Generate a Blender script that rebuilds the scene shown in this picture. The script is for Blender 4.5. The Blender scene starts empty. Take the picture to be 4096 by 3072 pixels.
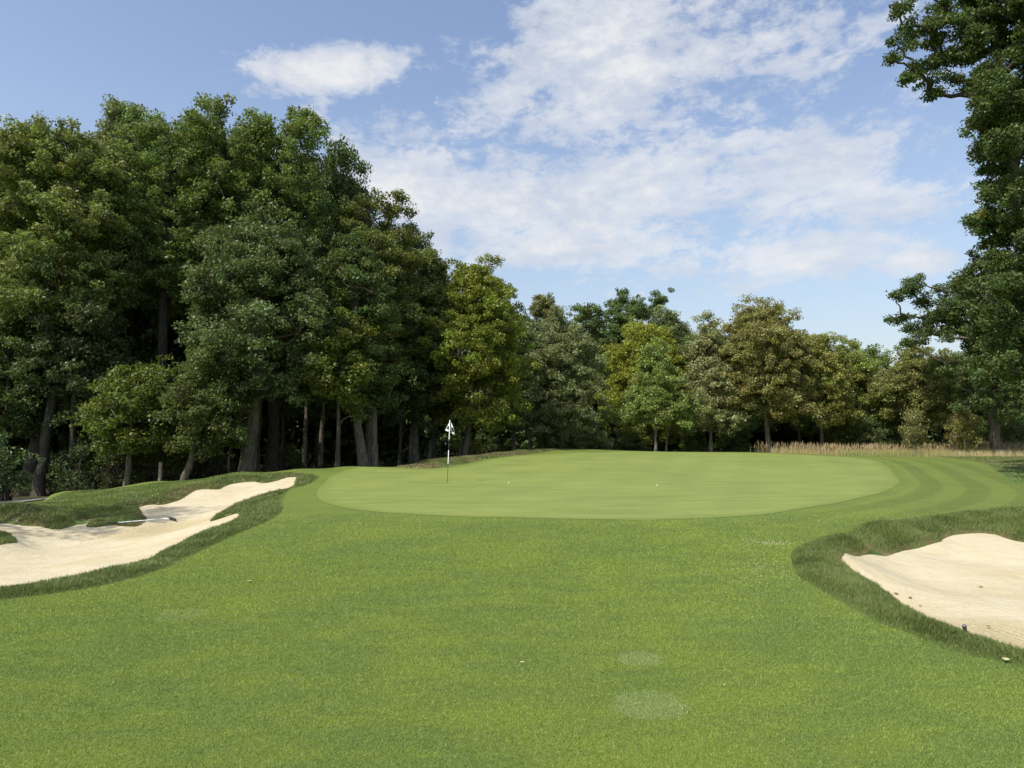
import bpy, math, random
import numpy as np
from mathutils import Vector, Matrix
from mathutils.geometry import delaunay_2d_cdt
R = math.radians
SC = bpy.context.scene
COL = SC.collection

# ------------------------------------------------------------------ camera
H0 = 1.65; FPX = 710.0; VH = 435.0
PITCH = math.atan((VH - 384) / FPX)
cd = bpy.data.cameras.new('camera'); cam = bpy.data.objects.new('camera', cd); COL.objects.link(cam)
cam.location = (0, 0, H0); cam.rotation_euler = (R(90) + PITCH, 0, 0)
cd.sensor_width = 36; cd.lens = FPX / 1024 * 36; cd.clip_end = 3000; cd.clip_start = .05
SC.camera = cam

# ------------------------------------------------------------------ light
SUN_EL = R(52); SUN_AZ = R(228)          # clockwise from +Y
world = bpy.data.worlds.new('World'); SC.world = world; world.use_nodes = True
sd = bpy.data.lights.new('sun', 'SUN'); sun = bpy.data.objects.new('sun', sd); COL.objects.link(sun)
sd.energy = 4.0; sd.angle = R(.55); sd.color = (1, .95, .86)
sdir = Vector((math.sin(SUN_AZ) * math.cos(SUN_EL), math.cos(SUN_AZ) * math.cos(SUN_EL), math.sin(SUN_EL)))
sun.rotation_euler = sdir.to_track_quat('Z', 'Y').to_euler(); sun.location = sdir * 60
SC.view_settings.view_transform = 'Standard'; SC.view_settings.look = 'None'
SC.view_settings.exposure = .35; SC.view_settings.gamma = 1
SKY_STRENGTH = .095
cy = SC.cycles
cy.max_bounces = 5; cy.diffuse_bounces = 3; cy.glossy_bounces = 2; cy.transmission_bounces = 3; cy.transparent_max_bounces = 4
cy.caustics_reflective = False; cy.caustics_refractive = False
cy.use_denoising = True
cy.sample_clamp_indirect = 6


# ------------------------------------------------------------------ pixel helpers (photo at 1024x768)
def ray(u, v):
    a, b = u - 512, 384 - v
    return np.array([a, FPX * math.cos(PITCH) - b * math.sin(PITCH), FPX * math.sin(PITCH) + b * math.cos(PITCH)])
def P(u, v, Y):
    d = ray(u, v); return np.array([0, 0, H0]) + d * (Y / d[1])
def PZ(u, v, z):
    d = ray(u, v); return np.array([0, 0, H0]) + d * ((z - H0) / d[2])
def azel(u, v):
    d = ray(u, v); return math.degrees(math.atan2(d[0], d[1])), math.degrees(math.atan2(d[2], math.hypot(d[0], d[1])))

# ------------------------------------------------------------------ node helpers
class NT:
    def __init__(s, tree):
        s.t = tree; s.n = tree.nodes; s.l = tree.links
    def add(s, typ, **kw):
        n = s.n.new(typ)
        for k, v in kw.items(): setattr(n, k, v)
        return n
    def link(s, a, b): s.l.new(a, b)
    def put(s, sock, v):
        if isinstance(v, bpy.types.NodeSocket): s.l.new(v, sock)
        else: sock.default_value = v
    def m(s, op, a, b=None, c=None, clamp=False):
        n = s.n.new('ShaderNodeMath'); n.operation = op; n.use_clamp = clamp
        s.put(n.inputs[0], a)
        if b is not None: s.put(n.inputs[1], b)
        if c is not None: s.put(n.inputs[2], c)
        return n.outputs[0]
    def mr(s, x, a, b, c=0., d=1., smooth=True):
        n = s.n.new('ShaderNodeMapRange'); n.interpolation_type = 'SMOOTHSTEP' if smooth else 'LINEAR'
        s.put(n.inputs[0], x); n.inputs[1].default_value = a; n.inputs[2].default_value = b
        s.put(n.inputs[3], c); s.put(n.inputs[4], d)
        return n.outputs[0]
    def noise(s, vec, scale, detail=2., rough=.5, dist=0., typ='3D'):
        n = s.n.new('ShaderNodeTexNoise'); n.noise_dimensions = typ
        if vec is not None: s.put(n.inputs['Vector'], vec)
        n.inputs['Scale'].default_value = scale; n.inputs['Detail'].default_value = detail
        n.inputs['Roughness'].default_value = rough; n.inputs['Distortion'].default_value = dist
        return n.outputs[0]
    def mix(s, f, a, b, typ='MIX'):
        n = s.n.new('ShaderNodeMix'); n.data_type = 'RGBA'; n.blend_type = typ
        s.put(n.inputs[0], f)
        for i, v in ((6, a), (7, b)):
            if isinstance(v, tuple): v = (*v[:3], 1)
            s.put(n.inputs[i], v)
        return n.outputs[2]
    def vscale(s, vec, sc):
        n = s.n.new('ShaderNodeMapping'); s.put(n.inputs[0], vec)
        n.inputs['Scale'].default_value = sc
        return n.outputs[0]
    def vrot(s, vec, rz, sc=(1, 1, 1)):
        n = s.n.new('ShaderNodeMapping'); s.put(n.inputs[0], vec)
        n.inputs['Rotation'].default_value = (0, 0, rz); n.inputs['Scale'].default_value = sc
        return n.outputs[0]

def material(name):
    m = bpy.data.materials.new(name); m.use_nodes = True
    nt = NT(m.node_tree); nt.n.clear()
    out = nt.add('ShaderNodeOutputMaterial')
    bs = nt.add('ShaderNodeBsdfPrincipled'); nt.link(bs.outputs[0], out.inputs[0])
    return m, nt, bs, out
def plain(name, col, rough=.5, metal=0.):
    m, nt, bs, out = material(name)
    g = nt.add('ShaderNodeTexCoord').outputs['Object']
    k = nt.noise(g, 30, 3)
    nt.link(nt.mix(nt.mr(k, .3, .7, 0., 1.), tuple(c * .9 for c in col), tuple(min(1, c * 1.08) for c in col)), bs.inputs['Base Color'])
    bs.inputs['Roughness'].default_value = rough; bs.inputs['Metallic'].default_value = metal
    return m

# ------------------------------------------------------------------ sky
def build_sky():
    nt = NT(world.node_tree); nt.n.clear()
    out = nt.add('ShaderNodeOutputWorld'); bg = nt.add('ShaderNodeBackground')
    nt.link(bg.outputs[0], out.inputs[0])
    sky = nt.add('ShaderNodeTexSky', sky_type='NISHITA'); sky.sun_disc = False
    sky.sun_elevation = SUN_EL; sky.sun_rotation = SUN_AZ; sky.altitude = 0
    sky.air_density = 1.3; sky.dust_density = 1.6; sky.ozone_density = 2.2
    d = nt.add('ShaderNodeTexCoord').outputs['Generated']
    sx = nt.add('ShaderNodeSeparateXYZ'); nt.link(d, sx.inputs[0])
    x, y, z = sx.outputs
    az = nt.m('MULTIPLY', nt.m('ARCTAN2', x, y), 57.2958)
    el = nt.m('MULTIPLY', nt.m('ARCSINE', z), 57.2958)
    cv = nt.add('ShaderNodeCombineXYZ'); nt.link(az, cv.inputs[0]); nt.link(el, cv.inputs[1])
    P2 = cv.outputs[0]
    big = nt.noise(nt.vrot(P2, R(-14), (.42, 1, 1)), .24, 9, .62, .35)
    fine = nt.noise(nt.vrot(P2, R(-22), (.6, 1, 1)), .95, 7, .66, .25)
    fb = nt.m('ADD', nt.m('MULTIPLY', big, .62), nt.m('MULTIPLY', fine, .38))
    # each bank: pixel centre, half width / height in degrees, tilt, strength
    blobs = [(335, 70, 7.2, 1.9, 11, 1.2), (290, 80, 2.6, 1.8, 0, .5),
             (450, 30, 4, 4, 0, .34), (520, 85, 7.5, 4.4, 8, .9), (600, 50, 13, 9, 12, .95), (590, 108, 8, 3.4, 0, .72), (690, 55, 10, 7.5, 12, .74),
             (790, 40, 11, 6, 16, .68), (700, 95, 11, 5, 14, .68), (860, 10, 9, 4, 16, .58),
             (365, 172, 8, 5, 0, .9), (430, 195, 10, 5, -4, 1.0), (315, 125, 3.2, 2.8, 30, .8), (345, 150, 4, 3.2, -20, .95), (520, 205, 12, 5.6, 2, .95), (640, 205, 14, 5.6, 3, .96),
             (790, 185, 13, 5.0, 8, .86), (890, 208, 11, 3.2, 0, .76), (400, 250, 9, 3.5, 0, .8), (530, 245, 11, 3.0, 6, .86), (650, 152, 8, 1.5, 5, .4),
             (740, 145, 5, 1.7, 12, .62), (790, 255, 14, 3.2, 6, .8), (700, 272, 10, 2.2, 3, .6), (925, 255, 4, 1.9, 4, .82),
             (880, 110, 6, 1.8, 15, .5), (930, 78, 5, 3, 10, .62), (910, 155, 3.5, 1.6, 0, .4), (960, 190, 9, 2.5, 0, .45), (560, 150, 5, 1, 4, .25)]
    tot = None
    for (u, v, ra, re, tilt, k) in blobs:
        a, e = azel(u, v); c, s_ = math.cos(R(tilt)), math.sin(R(tilt))
        da = nt.m('SUBTRACT', az, a); de = nt.m('SUBTRACT', el, e)
        p = nt.m('ADD', nt.m('MULTIPLY', da, c / ra), nt.m('MULTIPLY', de, s_ / ra))
        q = nt.m('ADD', nt.m('MULTIPLY', da, -s_ / re), nt.m('MULTIPLY', de, c / re))
        r2 = nt.m('ADD', nt.m('MULTIPLY', p, p), nt.m('MULTIPLY', q, q))
        g = nt.m('MULTIPLY', nt.m('POWER', 2.0, nt.m('MULTIPLY', r2, -1.5)), k)
        tot = g if tot is None else nt.m('MAXIMUM', tot, g)
    # loose cloud everywhere behind the viewer
    back = nt.mr(nt.m('ABSOLUTE', az), 55, 90, 0., .45)
    tot = nt.m('MAXIMUM', tot, back)
    dens = nt.m('ADD', tot, nt.m('MULTIPLY', nt.m('SUBTRACT', fb, .5), 2.5))
    cov = nt.mr(dens, .39, .74)
    cov = nt.m('MULTIPLY', cov, nt.m('ADD', .62, nt.m('MULTIPLY', nt.mr(dens, .6, 1.15), .36)))
    cov = nt.m('MULTIPLY', cov, nt.mr(el, 1, 7))
    soft = nt.noise(nt.vrot(P2, R(-8), (.4, 1, 1)), .35, 5, .55)
    ccol = nt.mix(nt.mr(soft, .35, .68), (.74, .79, .88), (.95, .96, .98))
    ccol = nt.mix(nt.mr(dens, .8, 1.5), ccol, (.97, .975, .985))
    cs = nt.mix(1.0, ccol, (CLOUD, CLOUD, CLOUD), 'MULTIPLY')
    hz = nt.mr(el, 0, 26, .55, 0., False)
    skyc = nt.mix(hz, nt.mix(1.0, sky.outputs[0], SKYTINT, 'MULTIPLY'), (3.75, 4.75, 5.85))
    nt.link(nt.mix(cov, skyc, cs), bg.inputs['Color'])
    bg.inputs['Strength'].default_value = SKY_STRENGTH
    world.cycles.sampling_method = 'MANUAL'; world.cycles.sample_map_resolution = 512
CLOUD = 7.4; SKYTINT = (1.66, 1.50, 1.50)
build_sky()

# ------------------------------------------------------------------ mesh helpers
def setp(o, label=None, cat=None, group=None, kind=None):
    if label: o['label'] = label
    if cat: o['category'] = cat
    if group: o['group'] = group
    if kind: o['kind'] = kind
    return o
def mesh_np(name, verts, faces, mat=None, parent=None, smooth=False, attrs=None, nper=None):
    """faces: (F,k) array, or flat loop array with nper list."""
    me = bpy.data.meshes.new(name)
    verts = np.asarray(verts, np.float32).reshape(-1, 3)
    me.vertices.add(len(verts)); me.vertices.foreach_set('co', verts.ravel())
    if nper is None:
        faces = np.asarray(faces, np.int32); F, k = faces.shape
        tot = np.full(F, k, np.int32); flat = faces.ravel()
    else:
        tot = np.asarray(nper, np.int32); flat = np.asarray(faces, np.int32)
    st = np.concatenate([[0], np.cumsum(tot)[:-1]]).astype(np.int32)
    me.loops.add(len(flat)); me.loops.foreach_set('vertex_index', flat)
    me.polygons.add(len(tot)); me.polygons.foreach_set('loop_start', st); me.polygons.foreach_set('loop_total', tot)
    if smooth: me.polygons.foreach_set('use_smooth', np.ones(len(tot), bool))
    for k, v in (attrs or {}).items():
        a = me.attributes.new(k, 'FLOAT', 'POINT'); a.data.foreach_set('value', np.asarray(v, np.float32))
    me.update(calc_edges=True)
    if mat: me.materials.append(mat)
    o = bpy.data.objects.new(name, me); COL.objects.link(o)
    if parent: o.parent = parent
    return o
def empty(name, loc, rz=0):
    o = bpy.data.objects.new(name, None); COL.objects.link(o); o.location = loc; o.rotation_euler = (0, 0, rz)
    o.empty_display_size = .3
    return o
def link_copy(o, parent=None):
    c = o.copy(); COL.objects.link(c); c.parent = parent
    for ch in list(o.children): link_copy(ch, c)
    return c

class Tubes:
    def __init__(s): s.v = []; s.f = []; s.n = 0; s.k = []
    def tube(s, pts, rad, sides=6, cap=True, wob=0, rng=None):
        pts = np.asarray(pts, float); rad = np.asarray(rad, float); n = len(pts)
        t = np.gradient(pts, axis=0); t /= np.linalg.norm(t, axis=1)[:, None] + 1e-9
        ref = np.array([0, 0, 1.]) if abs(t[0][2]) < .8 else np.array([1., 0, 0])
        a = np.cross(t, ref); a /= np.linalg.norm(a, axis=1)[:, None] + 1e-9
        b = np.cross(t, a)
        ang = np.linspace(0, 2 * math.pi, sides, endpoint=False)
        rr = rad[:, None] * np.ones(sides)
        if wob: rr = rr * (1 + wob * rng.standard_normal((1, sides)) + .5 * wob * rng.standard_normal((n, sides)))
        V = pts[:, None, :] + rr[..., None] * (np.cos(ang)[None, :, None] * a[:, None, :] + np.sin(ang)[None, :, None] * b[:, None, :])
        s.v.append(V.reshape(-1, 3))
        i = np.arange(n - 1)[:, None] * sides; j = np.arange(sides)[None, :]; j2 = (j + 1) % sides
        q = np.stack([i + j, i + j2, i + sides + j2, i + sides + j], -1).reshape(-1, 4) + s.n
        s.f.append(q); s.n += n * sides
        if cap:
            for row, c in ((0, pts[0]), (n - 1, pts[-1])):
                s.v.append(c[None]); base = s.n - n * sides if False else None
                ci = s.n; s.n += 1
                st = ci - (n * sides) - (0 if row == 0 else 1) + row * sides
                jj = np.arange(sides)
                s.f.append(np.stack([st + jj, st + (jj + 1) % sides, np.full(sides, ci), np.full(sides, ci)], -1))
    def build(s, name, mat, parent=None, smooth=True):
        V = np.concatenate(s.v); F = np.concatenate(s.f)
        tri = F[:, 2] == F[:, 3]
        nper = np.where(tri, 3, 4)
        keep = np.ones_like(F, bool); keep[tri, 3] = False
        return mesh_np(name, V, F[keep], mat, parent, smooth, nper=nper)

# ------------------------------------------------------------------ terrain
GP = []   # (x, y, z) grass surface controls
def g(u, v, Y=None, z=None): GP.append(P(u, v, Y) if z is None else PZ(u, v, z))
for y in (-6, -2, 1.5, 4, 7, 10.5):
    for x in (-9, -5, -2, 1, 4): GP.append(np.array([x, y, -.12 if x <= -5 else (-.04 if x == -2 else 0.)]))
for x, y in ((-14, -5), (-14, 1), (-13, 5)): GP.append(np.array([x, y, -.3]))
for x, y in ((9, -5), (9, 0), (14, -3), (14, 4), (18, 8), (14, 13), (20, 16)): GP.append(np.array([x, y, .0]))
# green front and inside
for u, v, z in ((317, 495, 0), (400, 513, 0), (523, 517, 0), (648, 519, 0), (759, 514, 0), (833, 504, .02), (440, 545, 0), (600, 560, 0), (330, 540, -.03), (700, 545, 0),
                (640, 490, .0), (540, 490, 0), (760, 486, .05), (560, 472, .12), (690, 470, .15), (800, 470, .2)): g(u, v, z=z)
g(447.3, 482.8, 24.7); g(380, 480, 25); g(345, 470, 30); g(398, 467.5, 31); g(425, 469, 30.6)
for u, v, Y in ((505, 457, 37), (528, 455, 39), (552, 453, 40.5), (600, 452, 42), (650, 451.3, 45), (740, 452, 46), (800, 453.7, 45), (850, 456, 44), (900, 457, 41),
                (882, 463, 35), (900, 470, 29), (900, 485, 22), (850, 497, 18.6), (935, 457, 40), (968, 460, 37), (992, 468, 31), (1014, 483.5, 23.5), (975, 487, 22), (940, 478, 25.5),
                (960, 500, 18.4), (1024, 508.5, 15.9), (973, 512, 15.4), (899, 519.6, 14), (1060, 462, 33), (1100, 490, 21), (1024, 462, 34.5)): g(u, v, Y)
# mound behind the green
for u, v, Y in ((423, 461.5, 34.8), (458, 457.3, 36.5), (493.5, 453.5, 38.6), (517, 451, 40.3), (540, 449.8, 42.5), (575, 449.2, 46), (470, 463, 34), (441, 467.4, 32)): g(u, v, Y)
for x, y, z in ((-5, 39, -.3), (-2.5, 41, -.1), (0, 44.5, .2), (2, 48, .3), (6, 52, .2), (14, 53, .1), (20, 52, .1), (-8, 36, -.5), (-12, 37, -.7)): GP.append(np.array([x, y, z]))
# left mound
for u, v, Y in ((301, 471.5, 28.6), (318, 476, 26), (296, 469, 29.8), (347, 466.2, 31.5), (231, 473.2, 28), (153, 481.2, 25.6), (93, 491, 23.7), (42, 500.5, 22.6),
                (231, 478.5, 26.4), (200, 484.5, 25.5), (165, 496, 22.9), (120, 498, 21.9), (110, 508, 20.4), (60, 513, 19.6), (262, 478, 27), (290, 473.5, 28.3)): g(u, v, Y)
for u, v, Y in ((10, 505, 18.8), (30, 507, 18.6), (60, 516.5, 18.3), (-60, 505, 18.8), (-120, 515, 17.5)): g(u, v, Y)
for x, y, z in ((-15, 22.5, -.85), (-19, 24, -.95), (-17.5, 27.5, -.75), (-14, 30, -.8), (-9, 33.5, -.5), (-12, 28.5, -.55), (-22, 20, -1), (-26, 30, -1.1), (-20, 34, -1.1), (-6, 34.5, -.15)): GP.append(np.array([x, y, z]))
# bunker rims: (u, v, Y) far side and tongue edges sit at sand level
LB = [(-150, 640, 6.2), (-80, 604, 7.7), (0, 588, 8.35), (30, 585, 8.5), (62, 579, 8.85), (85, 575, 9.1), (108, 569, 9.5), (144, 562, 10.2), (170, 548.5, 11.3), (201, 533, 12.7), (220, 527, 13.6), (234, 521, 14.8),
      (239.5, 515, 16.3), (235, 514, 16.8), (224, 518, 16.6), (211, 522, 16.4), (215, 516, 17.1), (224, 511, 17.7), (234, 505.5, 18.6), (247, 500.5, 19.4), (266, 494.5, 20.6), (286, 489, 22), (295, 484, 24.4), (296, 477, 27.7),
      (287, 477.8, 27.3), (276, 481, 26.3), (262.5, 483, 26), (250, 482, 26.6), (231, 484.3, 25.9), (219, 489.5, 24.8), (207, 489.3, 24.9), (196, 490.5, 24.7), (186, 496, 23.6), (182, 499, 23.1), (164, 504.5, 22), (150, 505, 21.8), (139, 507.8, 21.3), (141, 512, 20.3), (143.6, 516, 19.6),
      (146.7, 520.5, 18.9), (140, 525, 18.1), (131, 526.5, 17.9), (110, 526, 18), (86.5, 527.2, 17.8), (89.6, 521, 18.9), (77, 520, 19.1), (74, 525.5, 18.1), (66, 528, 17.6), (52.5, 529.7, 17.3), (40, 526.5, 17.8), (31, 526.2, 17.9), (15, 524.5, 18.1), (0, 523.5, 18.2),
      (-30, 525, 18), (-45, 528, 17.4), (-30, 530.5, 17.1), (2, 532.5, 16.7), (12, 536.5, 16.1), (16, 540, 15.5), (8, 543.5, 15.05), (-10, 547, 14.6), (-60, 556, 13.5), (-120, 570, 12.1), (-190, 592, 10)]
RB = [(841.7, 560, 10.0), (855, 556.2, 10.9), (866, 554.6, 11.4), (874, 553.3, 11.8), (886, 555.7, 11.6), (895, 553, 11.9), (905, 550.6, 12.2), (914, 549, 12.4), (923.5, 545.6, 12.5), (938, 542.5, 12.75), (946, 538, 13.1), (958, 534.7, 13.35), (973, 533.2, 13.45), (985, 533.4, 13.45),
      (998, 535.5, 13.3), (1010, 539.4, 12.95), (1024, 542.5, 12.7), (1060, 548, 12.2), (1120, 560, 11), (1170, 590, 9.3), (1180, 640, 7.2), (1140, 670, 5.5), (1080, 662, 5.35), (1024, 651, 5.45), (991.6, 641, 5.7), (963, 631, 5.95), (948, 625, 6.15), (927, 618.7, 6.38), (911, 610, 6.7), (891, 595, 7.3), (869, 581.5, 8.05), (853, 571.6, 8.85), (845, 565, 9.5)]
LB3 = np.array([P(*p) for p in LB]); RB3 = np.array([P(*p) for p in RB])
for p in LB3[:13]: GP.append(p)
for p in LB3[13:]: GP.append(p)
for p in RB3: GP.append(p)
for u, v, Y in ((903, 533, 12.7), (936, 526.5, 13.6), (973, 521, 14.25), (1024, 520, 14.2), (861, 540, 11.7), (830, 536, 12.2), (1080, 530, 13.2), (936, 516, 14.45), (955, 514, 14.8), (1000, 510.5, 15.4)): g(u, v, Y)
for u, v, Y in ((830, 575, 8.4), (861, 600, 7.1), (886, 620, 6.35), (940, 650, 5.45), (1000, 668, 5.05)): g(u, v, Y)
for r in range(16):       # far flat country
    a = r / 16 * 2 * math.pi
    for rad, z in ((75, -.4), (120, -.6), (260, -1.), (480, -1.)): GP.append(np.array([rad * math.sin(a), rad * math.cos(a), z if math.cos(a) < .6 or rad > 80 else 0.0]))
for u, v, Y in ((995, 455, 47), (930, 456.5, 47), (1060, 458, 45), (860, 457.3, 47)): g(u, v, Y)
for x, y, z in ((28, 60, .3), (36, 52, .3), (15, 64, -.1), (5, 66, -.1), (-10, 52, -.8), (-22, 45, -1.1), (-35, 38, -1.1), (-35, 22, -1.), (30, 30, .1), (34, 18, 0)): GP.append(np.array([x, y, z]))
GP = np.array(GP)
# drop near-duplicate controls
keep = []
for i, p in enumerate(GP):
    if all(np.hypot(*(p[:2] - GP[j][:2])) > .12 for j in keep): keep.append(i)
GP = GP[keep]
def kern(A, B, c=.35):
    d2 = (A[:, None, 0] - B[None, :, 0]) ** 2 + (A[:, None, 1] - B[None, :, 1]) ** 2
    return np.sqrt(d2 + c * c)
def fit(pts, lam=.02):
    n = len(pts); K = kern(pts, pts); A = np.zeros((n + 1, n + 1)); A[:n, :n] = K - lam * np.eye(n); A[n, :n] = 1; A[:n, n] = 1
    return np.linalg.solve(A, np.append(pts[:, 2], 0))
WG = fit(GP)
def surf(xy, W, pts):
    xy = np.asarray(xy, float).reshape(-1, 2); out = np.empty(len(xy))
    for i in range(0, len(xy), 40000):
        out[i:i + 40000] = kern(xy[i:i + 40000], pts) @ W[:-1] + W[-1]
    return out
def G(xy): return surf(xy, WG, GP)
# sand surface
def drop(ps, d):
    q = ps.copy(); q[:, 2] -= d; return q
LS = np.concatenate([drop(LB3[:12], np.array([.4, .38, .34, .34, .34, .34, .34, .32, .28, .22, .16, .1])), LB3[12:16], drop(LB3[16:24], np.array([.05, .1, .14, .14, .14, .12, .08, .0])), LB3[24:],
                     np.array([PZ(u, v, z) for u, v, z in ((60, 560, -.72), (120, 545, -.74), (170, 530, -.72), (20, 545, -.72), (100, 533, -.72), (180, 516, -.62), (215, 500, -.42), (250, 490, -.25), (-60, 565, -.7), (-120, 570, -.7))])])
RS = np.concatenate([RB3[:19], drop(RB3[19:], .44), np.array([PZ(u, v, z) for u, v, z in ((990, 620, -.5), (940, 590, -.46), (900, 575, -.4), (1040, 600, -.5), (1000, 575, -.42), (1090, 620, -.5), (960, 560, -.4))])])
RS = RS[np.r_[:len(RS)]]
WL = fit(LS, .01); WR = fit(RS, .01)
SL = lambda xy: surf(xy, WL, LS)
SR = lambda xy: surf(xy, WR, RS)

def smooth_poly(p, n=6, jit=0., seed=1):
    """Catmull-Rom through xy points, closed, then a little raggedness."""
    p = np.asarray(p)[:, :2]; N = len(p); out = []
    rg = np.random.default_rng(seed)
    for i in range(N):
        a, b, c, d = p[i - 1], p[i], p[(i + 1) % N], p[(i + 2) % N]
        L = np.hypot(*(c - b)); k = max(2, int(L / .12)) if n == 0 else n
        for t in np.linspace(0, 1, k, endpoint=False):
            q = .5 * ((2 * b) + (-a + c) * t + (2 * a - 5 * b + 4 * c - d) * t * t + (-a + 3 * b - 3 * c + d) * t ** 3)
            out.append(q + (rg.standard_normal(2) * jit if t > 0 else 0))
    return np.array(out)
def inside(xy, poly):
    xy = np.asarray(xy).reshape(-1, 2); r = np.zeros(len(xy), bool)
    bb = (xy[:, 0] > poly[:, 0].min()) & (xy[:, 0] < poly[:, 0].max()) & (xy[:, 1] > poly[:, 1].min()) & (xy[:, 1] < poly[:, 1].max())
    q = xy[bb]; x, y = q[:, 0], q[:, 1]; c = np.zeros(len(q), bool); j = len(poly) - 1
    for i in range(len(poly)):
        xi, yi = poly[i]; xj, yj = poly[j]
        if yi != yj: c ^= ((yi > y) != (yj > y)) & (x < (xj - xi) * (y - yi) / (yj - yi) + xi)
        j = i
    r[bb] = c; return r
def sdist(xy, poly):
    xy = np.asarray(xy).reshape(-1, 2); a = poly; b = np.roll(poly, -1, 0); best = np.full(len(xy), 1e9)
    for p, q in zip(a, b):
        d = q - p; t = np.clip(((xy - p) @ d) / (d @ d + 1e-12), 0, 1)
        best = np.minimum(best, np.hypot(*(xy - p - t[:, None] * d).T))
    return np.where(inside(xy, poly), -best, best)

PL = smooth_poly(LB3, 0, .012, 3); PR = smooth_poly(RB3, 0, .010, 4)
GREEN = smooth_poly([P(*p) for p in ((317, 494, 20.2), (321, 500, 18.2), (335, 505, 16.9), (360, 510, 15.8), (400, 513, 15.1), (460, 516, 14.5), (523, 517, 14.3), (590, 518.5, 14.05), (648, 519, 13.95), (700, 517.5, 14.2), (759, 514, 14.8), (800, 509.5, 15.8),
      (833, 504, 17), (862, 499, 18.5), (884, 493, 20.2), (897, 487.5, 22), (899, 483, 24), (892, 473, 28), (886, 466, 32.5), (876, 460, 36.5), (850, 457, 39.5), (800, 454.5, 42), (740, 453, 43.4), (650, 452.5, 43.5),
      (600, 453, 41.5), (552, 454.2, 39.8), (528, 455.5, 38.6), (505, 457.7, 36.6), (470, 463.5, 33.4), (441, 467.8, 31.3), (417, 469, 30.3), (397, 468, 30.6), (370, 467, 31.2), (350, 468.5, 30.2), (334, 475, 26.8), (322, 485, 23))], 8)
ROUGH_L = smooth_poly([P(*p) for p in ((-170, 655, 6), (-80, 612, 7.4), (0, 600, 7.75), (62, 594, 8.1), (100, 588, 8.4), (131, 582, 8.8), (164, 572, 9.5), (201, 553, 10.9), (232, 538.5, 12.2), (262.5, 525, 13.8), (281, 511.5, 15.9), (284, 502, 18.2), (289, 491, 21.5),
      (301, 487, 22.9), (320, 477, 25.7), (313, 472.8, 27.8), (290, 472.5, 28.5), (262, 473.5, 28.3), (231, 474.5, 27.6), (153, 482.5, 25.2), (93, 492, 23.3), (42, 502, 22), (0, 504, 19.8), (-100, 505, 19.5), (-220, 530, 17), (-260, 600, 9))], 5)
ROUGH_R = smooth_poly([P(*p) for p in ((791, 561.7, 9.6), (797, 578, 8.4), (812, 589, 7.75), (837, 602.6, 7.1), (861.5, 615, 6.55), (886, 627.4, 6.15), (911, 637, 5.85), (936, 648.5, 5.55), (960.6, 657, 5.32), (998, 663, 5.18), (1024, 668, 5.07), (1090, 680, 4.85),
      (1200, 690, 4.9), (1250, 640, 6.6), (1230, 570, 11), (1130, 515, 15.4), (1080, 509, 15.9), (1024, 508.5, 15.9), (973, 512, 15.4), (936, 516, 14.6), (899, 519.6, 14), (861.5, 524.6, 13.2), (830.5, 532, 12.2), (806, 539.4, 11.3), (793, 549, 10.4))], 6)
ROUGH_B = smooth_poly([P(*p) for p in ((394, 468, 31.2), (417, 469.2, 30.9), (441, 468, 31.8), (470, 463.5, 34), (505, 457.7, 37.1), (528, 455.5, 39.1), (548, 453, 41), (575, 449.5, 46), (540, 449.8, 43), (517, 451, 40.8), (493.5, 453.5, 39.1), (458, 457.3, 37), (423, 461.5, 35.3), (402, 465.5, 33))], 4)
ROUGH_D = smooth_poly([P(*p) for p in ((936, 456.5, 41), (950, 457.8, 39), (968, 459.8, 37), (980, 463, 34.5), (991.6, 467.7, 31), (1007, 478.7, 25.2), (1014, 483.4, 23.5), (1060, 485, 23), (1200, 500, 20), (1300, 470, 32), (1150, 458, 42), (1000, 456, 44))], 5)

# ---- ground sheet: one triangulation carrying the bunker outlines, reaching the horizon
def axis(lo, hi, f):
    v = [0.]
    while v[-1] < hi: v.append(v[-1] + f(v[-1]))
    w = [0.]
    while w[-1] > lo: w.append(w[-1] - f(w[-1]))
    return np.array(sorted(set(w + v)))
ax = axis(-480, 480, lambda t: .26 if abs(t) < 20 else .26 + (abs(t) - 20) * .12)
ay = axis(-480, 480, lambda t: (.26 if 0 <= t < 30 else .26 + (t - 30) * .035 if t > 0 and t < 60 else .26 + abs(t) * .14))
gx, gy = np.meshgrid(ax, ay); gridp = np.stack([gx.ravel(), gy.ravel()], 1)
rg = np.random.default_rng(7); gridp += rg.uniform(-.04, .04, gridp.shape)
lines = [PL, PR]
extra = np.concatenate(lines)
ok = np.ones(len(gridp), bool)
near = (np.abs(gridp[:, 0]) < 25) & (gridp[:, 1] > 3) & (gridp[:, 1] < 35)
idx = np.where(near)[0]
dl = np.minimum(np.abs(sdist(gridp[idx], PL)), np.abs(sdist(gridp[idx], PR)))
ok[idx[dl < .07]] = False
gridp = gridp[ok]
pts = np.concatenate([extra, gridp]); edges = []; o0 = 0
for L in lines:
    edges += [(o0 + i, o0 + (i + 1) % len(L)) for i in range(len(L))]; o0 += len(L)
cv, ce, cf, *_ = delaunay_2d_cdt([Vector(p) for p in pts], edges, [], 0, 1e-5)
XY = np.array([(v.x, v.y) for v in cv]); tri = np.array([f for f in cf if len(f) == 3], np.int32)
def ground_z(XY):
    z = G(XY)
    for poly, S in ((PL, SL), (PR, SR)):
        i = np.where(inside(XY, poly))[0]
        d = sdist(XY[i], poly); m = d < -.02
        i = i[m]; z[i] = np.minimum(S(XY[i]) - .25, z[i] - .2)
    return z
ZG = ground_z(XY)
nearm = (np.abs(XY[:, 0]) < 60) & (XY[:, 1] > -5) & (XY[:, 1] < 70)
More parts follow.
